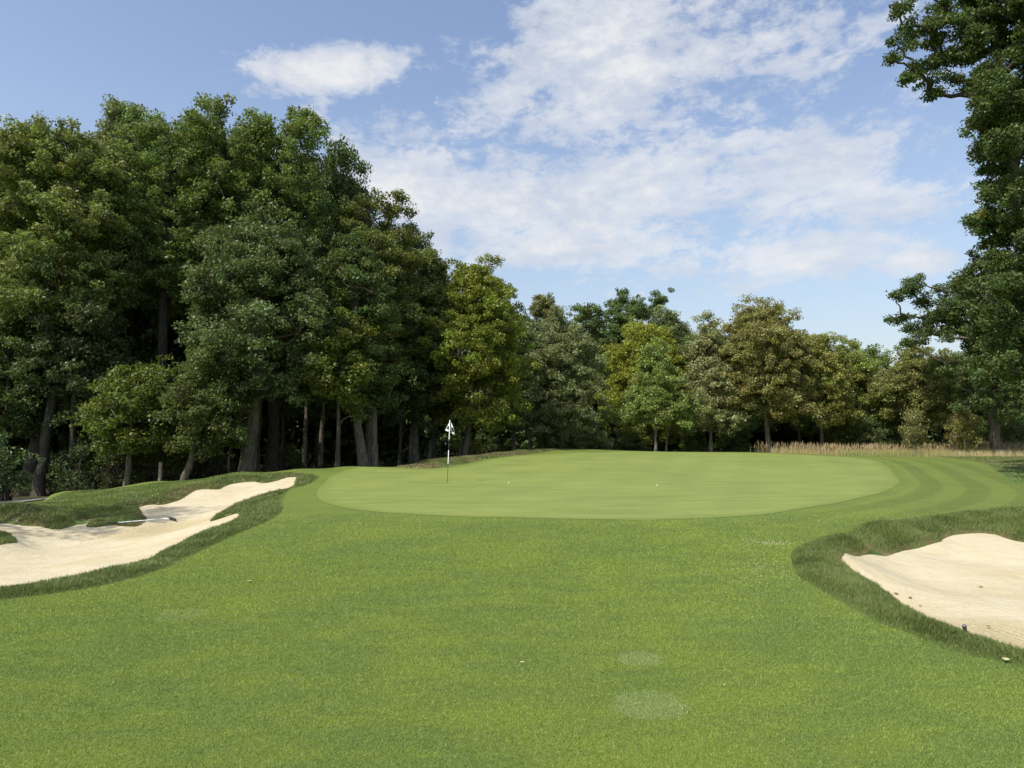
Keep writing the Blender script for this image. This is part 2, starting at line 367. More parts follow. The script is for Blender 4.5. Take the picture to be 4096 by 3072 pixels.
def attr_sd(XY, poly, far=30.):
    r = np.full(len(XY), far); i = np.where(nearm)[0] if len(XY) == len(nearm) else np.arange(len(XY))
    r[i] = sdist(XY[i], poly); return r
sdg = attr_sd(XY, GREEN)
rough = np.minimum.reduce([attr_sd(XY, p) for p in (ROUGH_L, ROUGH_R, ROUGH_B)])
dpl = attr_sd(XY, PL)
rough = np.where((rough < 0) & (XY[:, 1] > 17) & (XY[:, 0] < -3) & (dpl > .75), .5, rough)      # the mown crown of the mound
dark = attr_sd(XY, ROUGH_D)
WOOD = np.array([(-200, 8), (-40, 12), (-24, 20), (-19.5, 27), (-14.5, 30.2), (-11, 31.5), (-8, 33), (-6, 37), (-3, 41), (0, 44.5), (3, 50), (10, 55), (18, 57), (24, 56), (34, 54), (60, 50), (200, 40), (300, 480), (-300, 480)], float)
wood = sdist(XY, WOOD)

# ---- turf colours (shared by the ground and by the blades standing in it)
PATCH = [(*PZ(640, 659, 0)[:2], .17), (*PZ(648, 705, 0)[:2], .235), (*PZ(180, 613, -.05)[:2], .26)]
FW_A, FW_B, FW_C = (.152, .203, .034), (.121, .173, .036), (.174, .216, .033)
def turf_color(nt):
    pos = nt.add('ShaderNodeNewGeometry').outputs['Position']
    big = nt.noise(pos, .55, 4, .6, .6); mid = nt.noise(nt.vscale(pos, (.8, 2.2, 1)), 1.5, 5, .65, .4); y = nt.noise(pos, .33, 3, .6, .3)
    c = nt.mix(nt.mr(nt.m('ADD', nt.m('MULTIPLY', big, .5), nt.m('MULTIPLY', mid, .5)), .40, .60), FW_A, FW_B)
    c = nt.mix(nt.m('MULTIPLY', nt.mr(y, .48, .70), .55), c, FW_C)
    for (x, yy, r) in PATCH:
        v = nt.add('ShaderNodeVectorMath', operation='DISTANCE'); nt.link(pos, v.inputs[0]); v.inputs[1].default_value = (x, yy, 0)
        wob = nt.m('ADD', v.outputs['Value'], nt.m('MULTIPLY', nt.m('SUBTRACT', nt.noise(pos, 9, 4, .75), .5), r * .95))
        c = nt.mix(nt.m('MULTIPLY', nt.mr(wob, r * .93, r * 1.05, 1., 0.), .34 if x > 0 else .16), c, (.22, .27, .12))
    return pos, c
def ground_material():
    m, nt, bs, out = material('turf_ground')
    pos, c = turf_color(nt)
    A = lambda n: nt.add('ShaderNodeAttribute', attribute_name=n).outputs['Fac']
    s, rr, dk, wd, xp = A('sdg'), A('rough'), A('dark'), A('wood'), A('xp')
    wob = nt.m('MULTIPLY', nt.m('SUBTRACT', nt.noise(pos, 3.0, 4, .6), .5), .18)
    sw = nt.m('ADD', s, wob)
    # collar and mower lines running parallel to the edge of the green
    st = nt.m('SINE', nt.m('MULTIPLY', sw, 2 * math.pi / 1.2))
    stm = nt.m('MULTIPLY', nt.mr(st, -.25, .25, -1., 1.), nt.m('MULTIPLY', nt.mr(xp, 3, 9), nt.mr(s, .25, .5)))
    stm = nt.m('MULTIPLY', stm, nt.mr(s, 5.5, 9, 1., .25))
    var = nt.m('ADD', .75, nt.m('MULTIPLY', nt.noise(nt.vscale(pos, (1, 2.5, 1)), 1.3, 3), .5))
    k = nt.m('ADD', 1.0, nt.m('MULTIPLY', nt.m('MULTIPLY', stm, var), .085))
    collar = nt.mr(s, .5, .95, 1.06, 1.0)
    k = nt.m('MULTIPLY', k, collar)
    # mown turf far from the lens: clumped grain
    gr = nt.noise(nt.vscale(pos, (1, 1, 1)), 26, 5, .75); gr2 = nt.noise(pos, 90, 3, .7)
    k = nt.m('MULTIPLY', k, nt.mr(gr, .3, .7, .68, 1.18, False)); k = nt.m('MULTIPLY', k, nt.mr(gr2, .3, .7, .72, 1.16, False))
    kc = nt.add('ShaderNodeCombineXYZ'); [nt.link(k, kc.inputs[i]) for i in range(3)]
    apron = nt.mr(xp, 4, 10, 0., .35)
    c = nt.mix(apron, c, (.150, .195, .042))
    c = nt.mix(1.0, c, kc.outputs[0], 'MULTIPLY')
    rmask = nt.mr(nt.m('ADD', rr, nt.m('MULTIPLY', wob, .4)), -.06, .03, 1., 0.)
    rc = nt.mix(nt.mr(nt.noise(pos, 1.6, 4, .6), .35, .65), (.075, .12, .026), (.105, .145, .032))
    c = nt.mix(rmask, c, rc)
    dc = nt.mix(nt.mr(nt.m('ADD', dk, nt.m('MULTIPLY', nt.noise(pos, .8, 4), 2.2)), -3.2, -1.4), (.25, .22, .12), (.085, .15, .035))
    c = nt.mix(nt.mr(nt.m('ADD', dk, wob), -.08, .03, 1., 0.), c, dc)
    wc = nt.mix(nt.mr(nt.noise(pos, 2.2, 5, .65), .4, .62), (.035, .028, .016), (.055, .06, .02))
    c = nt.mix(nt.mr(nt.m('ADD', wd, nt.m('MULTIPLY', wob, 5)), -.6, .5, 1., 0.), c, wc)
    nt.link(c, bs.inputs['Base Color']); bs.inputs['Roughness'].default_value = .85; bs.inputs['Specular IOR Level'].default_value = .2
    b = nt.add('ShaderNodeBump'); b.inputs['Strength'].default_value = .55; b.inputs['Distance'].default_value = .03
    h = nt.m('ADD', gr, nt.m('MULTIPLY', gr2, .5)); nt.link(h, b.inputs['Height']); nt.link(b.outputs[0], bs.inputs['Normal'])
    return m
MAT_GROUND = ground_material()
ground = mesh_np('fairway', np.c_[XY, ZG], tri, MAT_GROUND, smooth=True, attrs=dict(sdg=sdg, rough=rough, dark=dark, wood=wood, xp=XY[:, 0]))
setp(ground, 'mown green fairway grass sloping up to the putting green', kind='structure')

def sheet(name, poly, zf, sp, mat, off=0., kind='structure', grow=0., smooth=True):
    lo, hi = poly.min(0), poly.max(0)
    a, b = np.meshgrid(np.arange(lo[0], hi[0], sp), np.arange(lo[1], hi[1], sp)); q = np.stack([a.ravel(), b.ravel()], 1)
    q += np.random.default_rng(2).uniform(-.2 * sp, .2 * sp, q.shape)
    d = sdist(q, poly); q = q[d < -.35 * sp]
    allp = np.concatenate([poly, q]); n = len(poly)
    cv, ce, cf, *_ = delaunay_2d_cdt([Vector(p) for p in allp], [], [list(range(n))], 1, 1e-5)
    xy = np.array([(v.x, v.y) for v in cv]); t = np.array([f for f in cf if len(f) == 3], np.int32)
    z = zf(xy) + off
    return mesh_np(name, np.c_[xy, z], t, mat, smooth=smooth, attrs=dict(sd=sdist(xy, poly))), xy

# ---- putting green
def green_material():
    m, nt, bs, out = material('putting_turf')
    pos = nt.add('ShaderNodeNewGeometry').outputs['Position']
    a = nt.noise(nt.vrot(pos, .2, (.45, 2.6, 1)), .9, 6, .68, .3); b = nt.noise(pos, .25, 3, .5)
    c = nt.mix(nt.mr(a, .38, .62), (.158, .204, .046), (.204, .250, .060))
    c = nt.mix(nt.m('MULTIPLY', nt.mr(b, .4, .65), .35), c, (.235, .270, .065))
    st = nt.m('SINE', nt.m('MULTIPLY', nt.add_x(pos, .35), 2 * math.pi / 2.2))
    f = nt.mr(st, -.6, .6, .98, 1.02)
    g2 = nt.noise(pos, 45, 4, .7)
    f = nt.m('MULTIPLY', f, nt.mr(g2, .3, .7, .93, 1.07, False))
    kc = nt.add('ShaderNodeCombineXYZ'); [nt.link(f, kc.inputs[i]) for i in range(3)]
    c = nt.mix(1.0, c, kc.outputs[0], 'MULTIPLY')
    sdv = nt.add('ShaderNodeAttribute', attribute_name='sd').outputs['Fac']
    e = nt.m('ADD', sdv, nt.m('MULTIPLY', nt.m('SUBTRACT', nt.noise(pos, 5, 4, .7), .5), .5))
    c = nt.mix(nt.mr(e, -.55, -.02, 0., .75), c, (.155, .20, .040))
    nt.link(c, bs.inputs['Base Color']); bs.inputs['Roughness'].default_value = .8; bs.inputs['Specular IOR Level'].default_value = .25
    bp = nt.add('ShaderNodeBump'); bp.inputs['Strength'].default_value = .3; bp.inputs['Distance'].default_value = .02; nt.link(nt.m('ADD', a, nt.m('MULTIPLY', g2, .6)), bp.inputs['Height']); nt.link(bp.outputs[0], bs.inputs['Normal'])
    return m
def add_x(self, pos, slope):
    s = self.add('ShaderNodeSeparateXYZ'); self.link(pos, s.inputs[0])
    return self.m('ADD', s.outputs[0], self.m('MULTIPLY', s.outputs[1], -slope))
NT.add_x = add_x
og, _ = sheet('putting_green', GREEN, G, .4, green_material(), .006)
setp(og, 'smooth pale green putting surface around the flagstick', kind='structure')

# ---- sand
def sand_material(seed, coarse):
    m, nt, bs, out = material('bunker_sand_surface')
    pos = nt.add('ShaderNodeNewGeometry').outputs['Position']
    n1 = nt.noise(pos, .9, 4, .6, .5); n2 = nt.noise(pos, 60, 4, .75); n3 = nt.noise(nt.vrot(pos, R(seed), (1, 6, 1)), 2.2, 5, .7, .6)
    c = nt.mix(nt.mr(n1, .38, .66), (.58, .52, .355), (.52, .45, .28))
    c = nt.mix(nt.m('MULTIPLY', nt.mr(n3, .46, .7), .5), c, (.50, .41, .25))
    c = nt.mix(nt.m('MULTIPLY', nt.mr(n2, .54, .72), .5), c, (.34, .27, .16))
    cx, cy_, rr = coarse
    v = nt.add('ShaderNodeVectorMath', operation='DISTANCE'); nt.link(nt.vscale(pos, (1, 1, 0)), v.inputs[0]); v.inputs[1].default_value = (cx, cy_, 0)
    cm = nt.mr(nt.m('ADD', v.outputs['Value'], nt.m('MULTIPLY', nt.noise(pos, 1.2, 4), rr)), rr * 1.1, rr * 1.6, .75, 0.)
    c = nt.mix(cm, c, nt.mix(nt.mr(nt.noise(pos, 38, 3, .8), .4, .62), (.33, .265, .13), (.55, .47, .29)))
    nt.link(c, bs.inputs['Base Color']); bs.inputs['Roughness'].default_value = .95; bs.inputs['Specular IOR Level'].default_value = .1
    ring = nt.add('ShaderNodeTexWave', wave_type='BANDS'); nt.link(nt.vrot(pos, R(seed)), ring.inputs[0])
    ring.inputs['Scale'].default_value = 3.2; ring.inputs['Distortion'].default_value = 5.; ring.inputs['Detail'].default_value = 3; ring.inputs['Detail Scale'].default_value = .6
    h = nt.m('ADD', nt.m('MULTIPLY', n2, .55), nt.m('ADD', nt.m('MULTIPLY', nt.noise(pos, 14, 4, .7), .7), nt.m('ADD', nt.m('MULTIPLY', ring.outputs['Fac'], nt.mr(nt.noise(pos, .6, 2), .45, .62, .0, .28)), nt.m('MULTIPLY', nt.noise(pos, 4.5, 3, .6), 1.6))))
    b = nt.add('ShaderNodeBump'); b.inputs['Strength'].default_value = .8; b.inputs['Distance'].default_value = .03
    nt.link(h, b.inputs['Height']); nt.link(b.outputs[0], bs.inputs['Normal'])
    return m
def lumpy(S, poly, k):
    def f(xy):
        z = S(xy); x, y = xy[:, 0], xy[:, 1]
        return z + k * (np.sin(x * 3.1 + 1.3 * np.sin(y * 1.7)) * np.sin(y * 2.6 + x) * .5 + np.sin(x * 7.3 + y * 2) * np.sin(y * 6.1 - x * 3) * .3)
    return f
def grow(poly, d):
    c = np.roll(poly, -1, 0) - np.roll(poly, 1, 0); nrm = np.stack([c[:, 1], -c[:, 0]], 1); nrm /= np.linalg.norm(nrm, axis=1)[:, None] + 1e-9
    area = np.sum(poly[:, 0] * np.roll(poly[:, 1], -1) - np.roll(poly[:, 0], -1) * poly[:, 1])
    return poly + nrm * d * (1 if area > 0 else -1)
o, _ = sheet('bunker_sand', PL, lumpy(SL, PL, .018), .18, sand_material(70, (*PZ(178, 531, -.7)[:2], 1.5)), 0.)
setp(o, 'pale sand of the long bunker on the left with a grass tongue', kind='structure')
o, _ = sheet('bunker_sand', PR, lumpy(SR, PR, .012), .12, sand_material(150, (*PZ(1010, 640, -.5)[:2], 1.0)), 0.)
setp(o, 'pale cream sand of the bunker at the right edge', kind='structure')

# ---- cart path behind the left mound
def path_material():
    m, nt, bs, out = material('path_gravel')
    pos = nt.add('ShaderNodeNewGeometry').outputs['Position']
    n = nt.noise(pos, 25, 5, .7)
    nt.link(nt.mix(nt.mr(n, .35, .65), (.16, .15, .13), (.25, .235, .205)), bs.inputs['Base Color']); bs.inputs['Roughness'].default_value = .95
    return m
pp = []
for x, y in ((-60, 17), (-40, 20.5), (-30, 23), (-22, 25.2), (-18.5, 27.2), (-16, 29.4)): pp.append((x, y))
c = np.array(pp, float); t = np.gradient(c, axis=0); t /= np.linalg.norm(t, axis=1)[:, None]; nn = np.stack([-t[:, 1], t[:, 0]], 1)
pathpoly = np.concatenate([c + nn * 1.5, (c - nn * 1.5)[::-1]])
dense = []
for i in range(len(pathpoly)):
    a, b = pathpoly[i], pathpoly[(i + 1) % len(pathpoly)]
    for tt in np.linspace(0, 1, max(2, int(np.hypot(*(b - a)) / .5)), endpoint=False): dense.append(a + (b - a) * tt)
o, _ = sheet('cart_path', np.array(dense), G, .5, path_material(), .03)
setp(o, 'grey gravel cart path behind the left mound', kind='structure')

# ------------------------------------------------------------------ grass blades
def blade_material(name, lo, hi, dry, trans=.35, turf=False):
    m, nt, bs, out = material(name)
    A = lambda n: nt.add('ShaderNodeAttribute', attribute_name=n).outputs['Fac']
    if turf:
        pos, c = turf_color(nt)
        r = A('rnd'); f = nt.mr(r, 0, 1, 1.4, 2.3, False)
        kc = nt.add('ShaderNodeCombineXYZ'); [nt.link(f, kc.inputs[i]) for i in range(3)]
        c = nt.mix(1.0, c, kc.outputs[0], 'MULTIPLY')
    else:
        c = nt.mix(A('rnd'), lo, hi)
    c = nt.mix(A('dry'), c, dry)
    nt.link(c, bs.inputs['Base Color']); bs.inputs['Roughness'].default_value = .5; bs.inputs['Specular IOR Level'].default_value = .35
    tr = nt.add('ShaderNodeBsdfTranslucent'); nt.link(c, tr.inputs[0])
    mx = nt.add('ShaderNodeMixShader'); mx.inputs[0].default_value = trans
    nt.link(bs.outputs[0], mx.inputs[1]); nt.link(tr.outputs[0], mx.inputs[2]); nt.link(mx.outputs[0], out.inputs[0])
    return m
def blades(name, pos, h, w, lean, rng, mat, rnd, dry, bend=.5, kind='stuff', parent=None, label=None, cat=None):
    """pos (N,3); h,w (N,) ; lean (N,2) horizontal tip offset as a share of the height."""
    n = len(pos); a = rng.uniform(0, 2 * math.pi, n)
    s = np.stack([np.cos(a), np.sin(a), 0 * a], 1) * (w / 2)[:, None]
    L = np.c_[lean * h[:, None], h * np.sqrt(np.clip(1 - .5 * (lean ** 2).sum(1), .2, 1))]
    mid = pos + L * [[.5 * bend, .5 * bend, .58]]
    V = np.stack([pos - s, pos + s, mid + s * .75, mid - s * .75, pos + L], 1).reshape(-1, 3)
    b = (np.arange(n) * 5)[:, None]
    flat = np.concatenate([b + [[0, 1, 2, 3]], b + [[3, 2, 4]]], 1).ravel()
    nper = np.tile([4, 3], n)
    o = mesh_np(name, V, flat, mat, parent, nper=nper, attrs=dict(rnd=np.repeat(rnd, 5), dry=np.repeat(dry, 5)))
    setp(o, label, cat, kind=kind); return o
def tri_blades(name, pos, h, w, lean, rng, mat, rnd, dry, label):
    n = len(pos); a = rng.uniform(0, 2 * math.pi, n)
    s = np.stack([np.cos(a), np.sin(a), 0 * a], 1) * (w / 2)[:, None]
    V = np.stack([pos - s, pos + s, pos + np.c_[lean * h[:, None], h]], 1).reshape(-1, 3)
    F = np.arange(3 * n).reshape(-1, 3)
    o = mesh_np(name, V, F, mat, attrs=dict(rnd=np.repeat(rnd, 3), dry=np.repeat(dry, 3)))
    return setp(o, label, kind='stuff')
# grid cache of the surface for fast lookup
def cache(f, x0, x1, y0, y1, st):
    X = np.arange(x0, x1 + st, st); Y = np.arange(y0, y1 + st, st); a, b = np.meshgrid(X, Y)
    Z = f(np.stack([a.ravel(), b.ravel()], 1)).reshape(a.shape)
    def q(xy):
        i = np.clip((xy[:, 0] - x0) / st, 0, len(X) - 1.001); j = np.clip((xy[:, 1] - y0) / st, 0, len(Y) - 1.001)
        i0, j0 = i.astype(int), j.astype(int); fi, fj = i - i0, j - j0
        return (Z[j0, i0] * (1 - fi) * (1 - fj) + Z[j0, i0 + 1] * fi * (1 - fj) + Z[j0 + 1, i0] * (1 - fi) * fj + Z[j0 + 1, i0 + 1] * fi * fj)
    return q
GZ = cache(G, -26, 26, 0, 52, .15)
rg = np.random.default_rng(11)
def fast_noise(xy, f, seed, n=8):
    r = np.random.default_rng(seed); k = r.uniform(0, 2 * math.pi, n); d = r.uniform(0, 2 * math.pi, n); s = r.uniform(.6, 1.6, n) * f
    v = sum(np.sin((xy[:, 0] * np.cos(d[i]) + xy[:, 1] * np.sin(d[i])) * s[i] * 2 * math.pi + k[i]) for i in range(n))
    return v / math.sqrt(n)
# mown fairway blades, thinning with distance
NB = 1050000
Yb = 2.2 * (15.5 / 2.2) ** rg.random(NB); Xb = rg.uniform(-1, 1, NB) * (Yb * .78 + .6)
q = np.c_[Xb, Yb]
m = ~(inside(q, PL) | inside(q, PR) | inside(q, ROUGH_L) | inside(q, ROUGH_R) | inside(q, GREEN)); q = q[m]
q = q[rg.random(len(q)) > np.clip((q[:, 1] - 10) / 6, 0, 1)]
k = np.maximum(1, q[:, 1] / 3.6) ** .62
hb = rg.uniform(.006, .012, len(q)) * k; wb = rg.uniform(.0022, .0038, len(q)) * k ** 1.3
ln = rg.normal(0, .55, (len(q), 2)) + [.15, -.1]
tri_blades('mown_grass', np.c_[q, GZ(q)], hb, wb, ln, rg, blade_material('mown_blade', 0, 0, (.42, .40, .20), .3, True), rg.random(len(q)) ** 1.4,
           np.where(rg.random(len(q)) < .004, rg.uniform(.4, 1, len(q)), 0), 'short mown grass blades of the near fairway')
# rough around the bunkers
MAT_ROUGH = blade_material('rough_blade', (.105, .165, .036), (.25, .32, .09), (.30, .24, .12), .38)
def rough_patch(name, poly, holes, n, hr, wr, label, seed, brown=None, dens=None, keep=None):
    r = np.random.default_rng(seed); lo, hi = poly.min(0), poly.max(0)
    out = []; got = 0
    while got < n:
        c = r.uniform(lo, hi, (n, 2)); c = c[(c[:, 1] > 2) & (np.abs(c[:, 0]) < c[:, 1] * .85 + 3)]
        c = c[r.random(len(c)) < np.clip((dens / np.maximum(c[:, 1], 1)) ** 2, 0, 1)] if dens else c
        c = c[inside(c, poly)]
        for hp in holes: c = c[~inside(c, hp)]
        out.append(c); got += len(c)
    c = np.concatenate(out)[:n]
    tuft = fast_noise(c, 1.1, seed + 5) * .35 + fast_noise(c, 3.2, seed + 6) * .3
    dh = np.minimum.reduce([np.abs(sdist(c, hp)) for hp in holes])
    e = np.clip(dh / .12, .55, 1)
    edge = np.clip(np.abs(sdist(c, poly)) / .22, .22, 1) * r.uniform(.75, 1.1, len(c))
    far = np.maximum(1, c[:, 1] / 7) ** .5
    h = r.uniform(*hr, len(c)) * (1 + .35 * tuft) * e * edge * np.minimum(far, 1.5); w = r.uniform(*wr, len(c)) * far ** 1.4
    lean = r.normal(0, .38, (len(c), 2)) + np.c_[fast_noise(c, .9, seed + 1), fast_noise(c, .9, seed + 2)] * .28
    dry = np.where(r.random(len(c)) < .07, .8, 0.)
    if brown is not None: dry = np.maximum(dry, np.clip(brown(c, dh) + r.normal(0, .15, len(c)), 0, 1))
    rnd = np.clip(r.random(len(c)) ** 1.3 + .3 * tuft + .05, 0, 1)
    if seed == 21:
        mown = (c[:, 1] > 17) & (dh > .6); h = np.where(mown, h * .45, h); rnd = np.where(mown, np.clip(rnd + .3, 0, 1), rnd); dry = np.where(mown, dry * .4, dry)
    z = GZ(c)
    return blades(name, np.c_[c, z - .005], h, w, lean, r, MAT_ROUGH, rnd, dry, label=label)
def brownL(c, dh):     # dead turf where the far lip crumbles
    far = (c[:, 1] > 17.5 + 0 * c[:, 0]); u = 512 + 710 * c[:, 0] / c[:, 1]
    lip = np.exp(-(dh / .3) ** 2) * far * (.2 + .35 * fast_noise(c, .5, 91))
    return lip + .5 * np.exp(-((u - 185) / 26) ** 2 - (dh / 1.0) ** 2) * far + .25 * np.exp(-((u - 30) / 40) ** 2) * far
def brownR(c, dh):
    far = c[:, 1] > 9.6; return np.exp(-(dh / .10) ** 2) * far * (.75 + .3 * fast_noise(c, 1.3, 92))
rough_patch('rough_grass', ROUGH_L, [PL], 330000, (.045, .085), (.0055, .009), 'longer grass ringing the left bunker and covering its mound', 21, brownL, 11.)
rough_patch('rough_grass', ROUGH_R, [PR], 230000, (.045, .09), (.0038, .0065), 'longer grass lip around the right bunker', 22, brownR, 8.)
rough_patch('rough_grass', ROUGH_B, [PL], 30000, (.04, .08), (.006, .01), 'tufted grass on the bank behind the green', 23, lambda c, d: .45 + .5 * fast_noise(c, .4, 93))
rough_patch('rough_grass', ROUGH_D, [PR], 40000, (.03, .06), (.006, .01), 'darker grass beyond the striped apron on the right', 24, lambda c, d: .25 + .3 * fast_noise(c, .2, 94))

# seed heads: the tall meadow strip in front of the right-hand trees
def tall_grass():
    r = np.random.default_rng(31)
    MG = blade_material('meadow_blade', (.22, .28, .07), (.36, .40, .13), (.62, .50, .28), .4)
    n = 26000; c = np.c_[r.uniform(13, 52, n), r.uniform(43.5, 50, n)]
    u = 512 + 710 * c[:, 0] / c[:, 1]
    front = np.where(u < 840, 47.5, 43.2 + 0 * u) - (u > 960) * 1.0
    c = c[(c[:, 1] > front) & (512 + 710 * c[:, 0] / c[:, 1] > 770 + 0 * front)]; u = 512 + 710 * c[:, 0] / c[:, 1]
    gold = np.clip((u - 900) / 90, 0, 1)
    dry = np.clip(.18 + .75 * gold + r.normal(0, .25, len(c)), 0, 1)
    dry = np.where(c[:, 1] > 47, np.maximum(dry, .75), dry)
    z = G(c); h = r.uniform(.28, .55, len(c)) * (1 + .25 * (c[:, 1] > 47))
    lean = r.normal(0, .15, (len(c), 2)) + [.1, 0]
    blades('tall_grass', np.c_[c, z - .02], h, r.uniform(.012, .024, len(c)), lean, r, MG, r.random(len(c)), dry, label='pale yellow meadow grass in front of the right-hand trees')
    MR = blade_material('seedhead', (.36, .27, .15), (.55, .42, .24), (.60, .48, .30), .35)
    n = 3000; uu = r.uniform(745, 1080, n); yy = r.uniform(47, 50.5, n)
    c = np.c_[(uu - 512) / 710 * yy, yy]
    dense = np.clip((uu - 745) / 70, .1, 1); c = c[r.random(n) < dense]
    clump = fast_noise(c, .35, 55); c = c[clump > -.7]; z = G(c)
    h = r.uniform(.62, .98, len(c)); top = z + h
    blades('reed_plumes', np.c_[c, top - .26], np.full(len(c), .27), r.uniform(.022, .036, len(c)), r.normal(.05, .12, (len(c), 2)), r, MR, r.random(len(c)), r.random(len(c)) * .5,
           bend=1, label='brown feathery reed plumes in front of the right-hand trees')
    blades('reed_stems', np.c_[c, z - .02], h - .2, np.full(len(c), .012), r.normal(0, .02, (len(c), 2)), r, MG, r.random(len(c)), np.full(len(c), .8), label='thin stems of the brown reeds')
tall_grass()

# ------------------------------------------------------------------ trees
def leaf_material(name, spec=.5):
    m, nt, bs, out = material(name)
    oi = nt.add('ShaderNodeObjectInfo')
    A = lambda n: nt.add('ShaderNodeAttribute', attribute_name=n).outputs['Fac']
    r, cl, yl = A('rnd'), A('clump'), A('turn')
    c = oi.outputs['Color']
    hs = nt.add('ShaderNodeHueSaturation'); nt.link(nt.mr(cl, 0, 1, .48, .517, False), hs.inputs['Hue'])
    nt.link(nt.m('MULTIPLY', nt.mr(r, 0, 1, .62, 1.45, False), nt.mr(cl, 0, 1, .8, 1.22, False)), hs.inputs['Value'])
    hs.inputs['Saturation'].default_value = 1; nt.link(c, hs.inputs['Color'])
    c = nt.mix(nt.m('MULTIPLY', yl, .6), hs.outputs[0], (.30, .27, .05))
    nt.link(c, bs.inputs['Base Color']); bs.inputs['Roughness'].default_value = .42; bs.inputs['Specular IOR Level'].default_value = spec * .45
    tr = nt.add('ShaderNodeBsdfTranslucent'); nt.link(nt.mix(1.0, c, (1.1, 1.15, .6), 'MULTIPLY'), tr.inputs[0])
    mx = nt.add('ShaderNodeMixShader'); mx.inputs[0].default_value = .36
    nt.link(bs.outputs[0], mx.inputs[1]); nt.link(tr.outputs[0], mx.inputs[2]); nt.link(mx.outputs[0], out.inputs[0])
    return m
MAT_LEAF = leaf_material('broad_leaves')
def bark_material(name, a, b):
    m, nt, bs, out = material(name)
    g = nt.add('ShaderNodeTexCoord').outputs['Object']
    n = nt.noise(nt.vscale(g, (7, 7, 1.1)), 2.4, 6, .7, .4); n2 = nt.noise(g, 1.1, 3)
    c = nt.mix(nt.mr(n, .38, .62), a, b); c = nt.mix(nt.m('MULTIPLY', nt.mr(n2, .5, .7), .4), c, (.06, .075, .03))
    nt.link(c, bs.inputs['Base Color']); bs.inputs['Roughness'].default_value = .9; bs.inputs['Specular IOR Level'].default_value = .15
    bp = nt.add('ShaderNodeBump'); bp.inputs['Strength'].default_value = .8; bp.inputs['Distance'].default_value = .04
    nt.link(n, bp.inputs['Height']); nt.link(bp.outputs[0], bs.inputs['Normal'])
    return m
BARK = bark_material('grey_bark', (.085, .072, .055), (.20, .175, .14))
BARK_D = bark_material('dark_bark', (.04, .035, .028), (.10, .088, .07))
BIRCH = bark_material('birch_bark', (.30, .27, .23), (.62, .58, .52))

def unit(n, r):
    v = r.standard_normal((n, 3)); return v / np.linalg.norm(v, axis=1)[:, None]
def foliage(name, C, CR, nleaf, leaf, r, parent, color, turn=0., flat=.62, hollow=.35, crown_mid=None):
    """C clump centres, CR clump radii; leaves are small folded diamonds."""
    N = len(C); n = np.maximum(8, (nleaf * (CR / CR.mean()) ** 2).astype(int)); idx = np.repeat(np.arange(N), n); M = len(idx)
    d = unit(M, r); rad = hollow + (1 - hollow) * r.random(M) ** .7
    ax = unit(N, r) * [[1, 1, .45]] * (CR * r.uniform(.4, 1.25, N))[:, None]
    p = C[idx] + d * (rad * CR[idx])[:, None] * [[.85, .85, flat * .9]] + ax[idx] * r.uniform(-1, 1, M)[:, None]
    nrm = d * .45 + unit(M, r) * .9 + [[0, 0, .55]]; nrm /= np.linalg.norm(nrm, axis=1)[:, None]
    t = np.cross(nrm, unit(M, r)); t /= np.linalg.norm(t, axis=1)[:, None] + 1e-9; s = np.cross(nrm, t)
    L = leaf * r.uniform(.6, 1.25, M)[:, None] * .5; Wd = L * r.uniform(.55, .8, M)[:, None]
    V = np.stack([p - t * L * 1.1 - s * Wd * .35, p - s * Wd + t * L * .5 + nrm * L * .2, p + t * L * 1.1 + s * Wd * .35 - nrm * L * .2, p + s * Wd - t * L * .5 + nrm * L * .2], 1).reshape(-1, 3)
    F = np.arange(4 * M).reshape(-1, 4)
    ct = r.random(N); tn = np.where(r.random(N) < turn, r.uniform(.2, .8, N), 0.)
    tl = np.clip(tn[idx] * r.uniform(.4, 1.3, M), 0, 1)
    o = mesh_np(name, V, F, MAT_LEAF, parent, attrs=dict(rnd=np.repeat(r.random(M), 4), clump=np.repeat(ct[idx], 4), turn=np.repeat(tl, 4)))
    o.color = (*color, 1)
    return o
def bez(a, b, c, n):
    t = np.linspace(0, 1, n)[:, None]; return (1 - t) ** 2 * a + 2 * t * (1 - t) * b + t * t * c
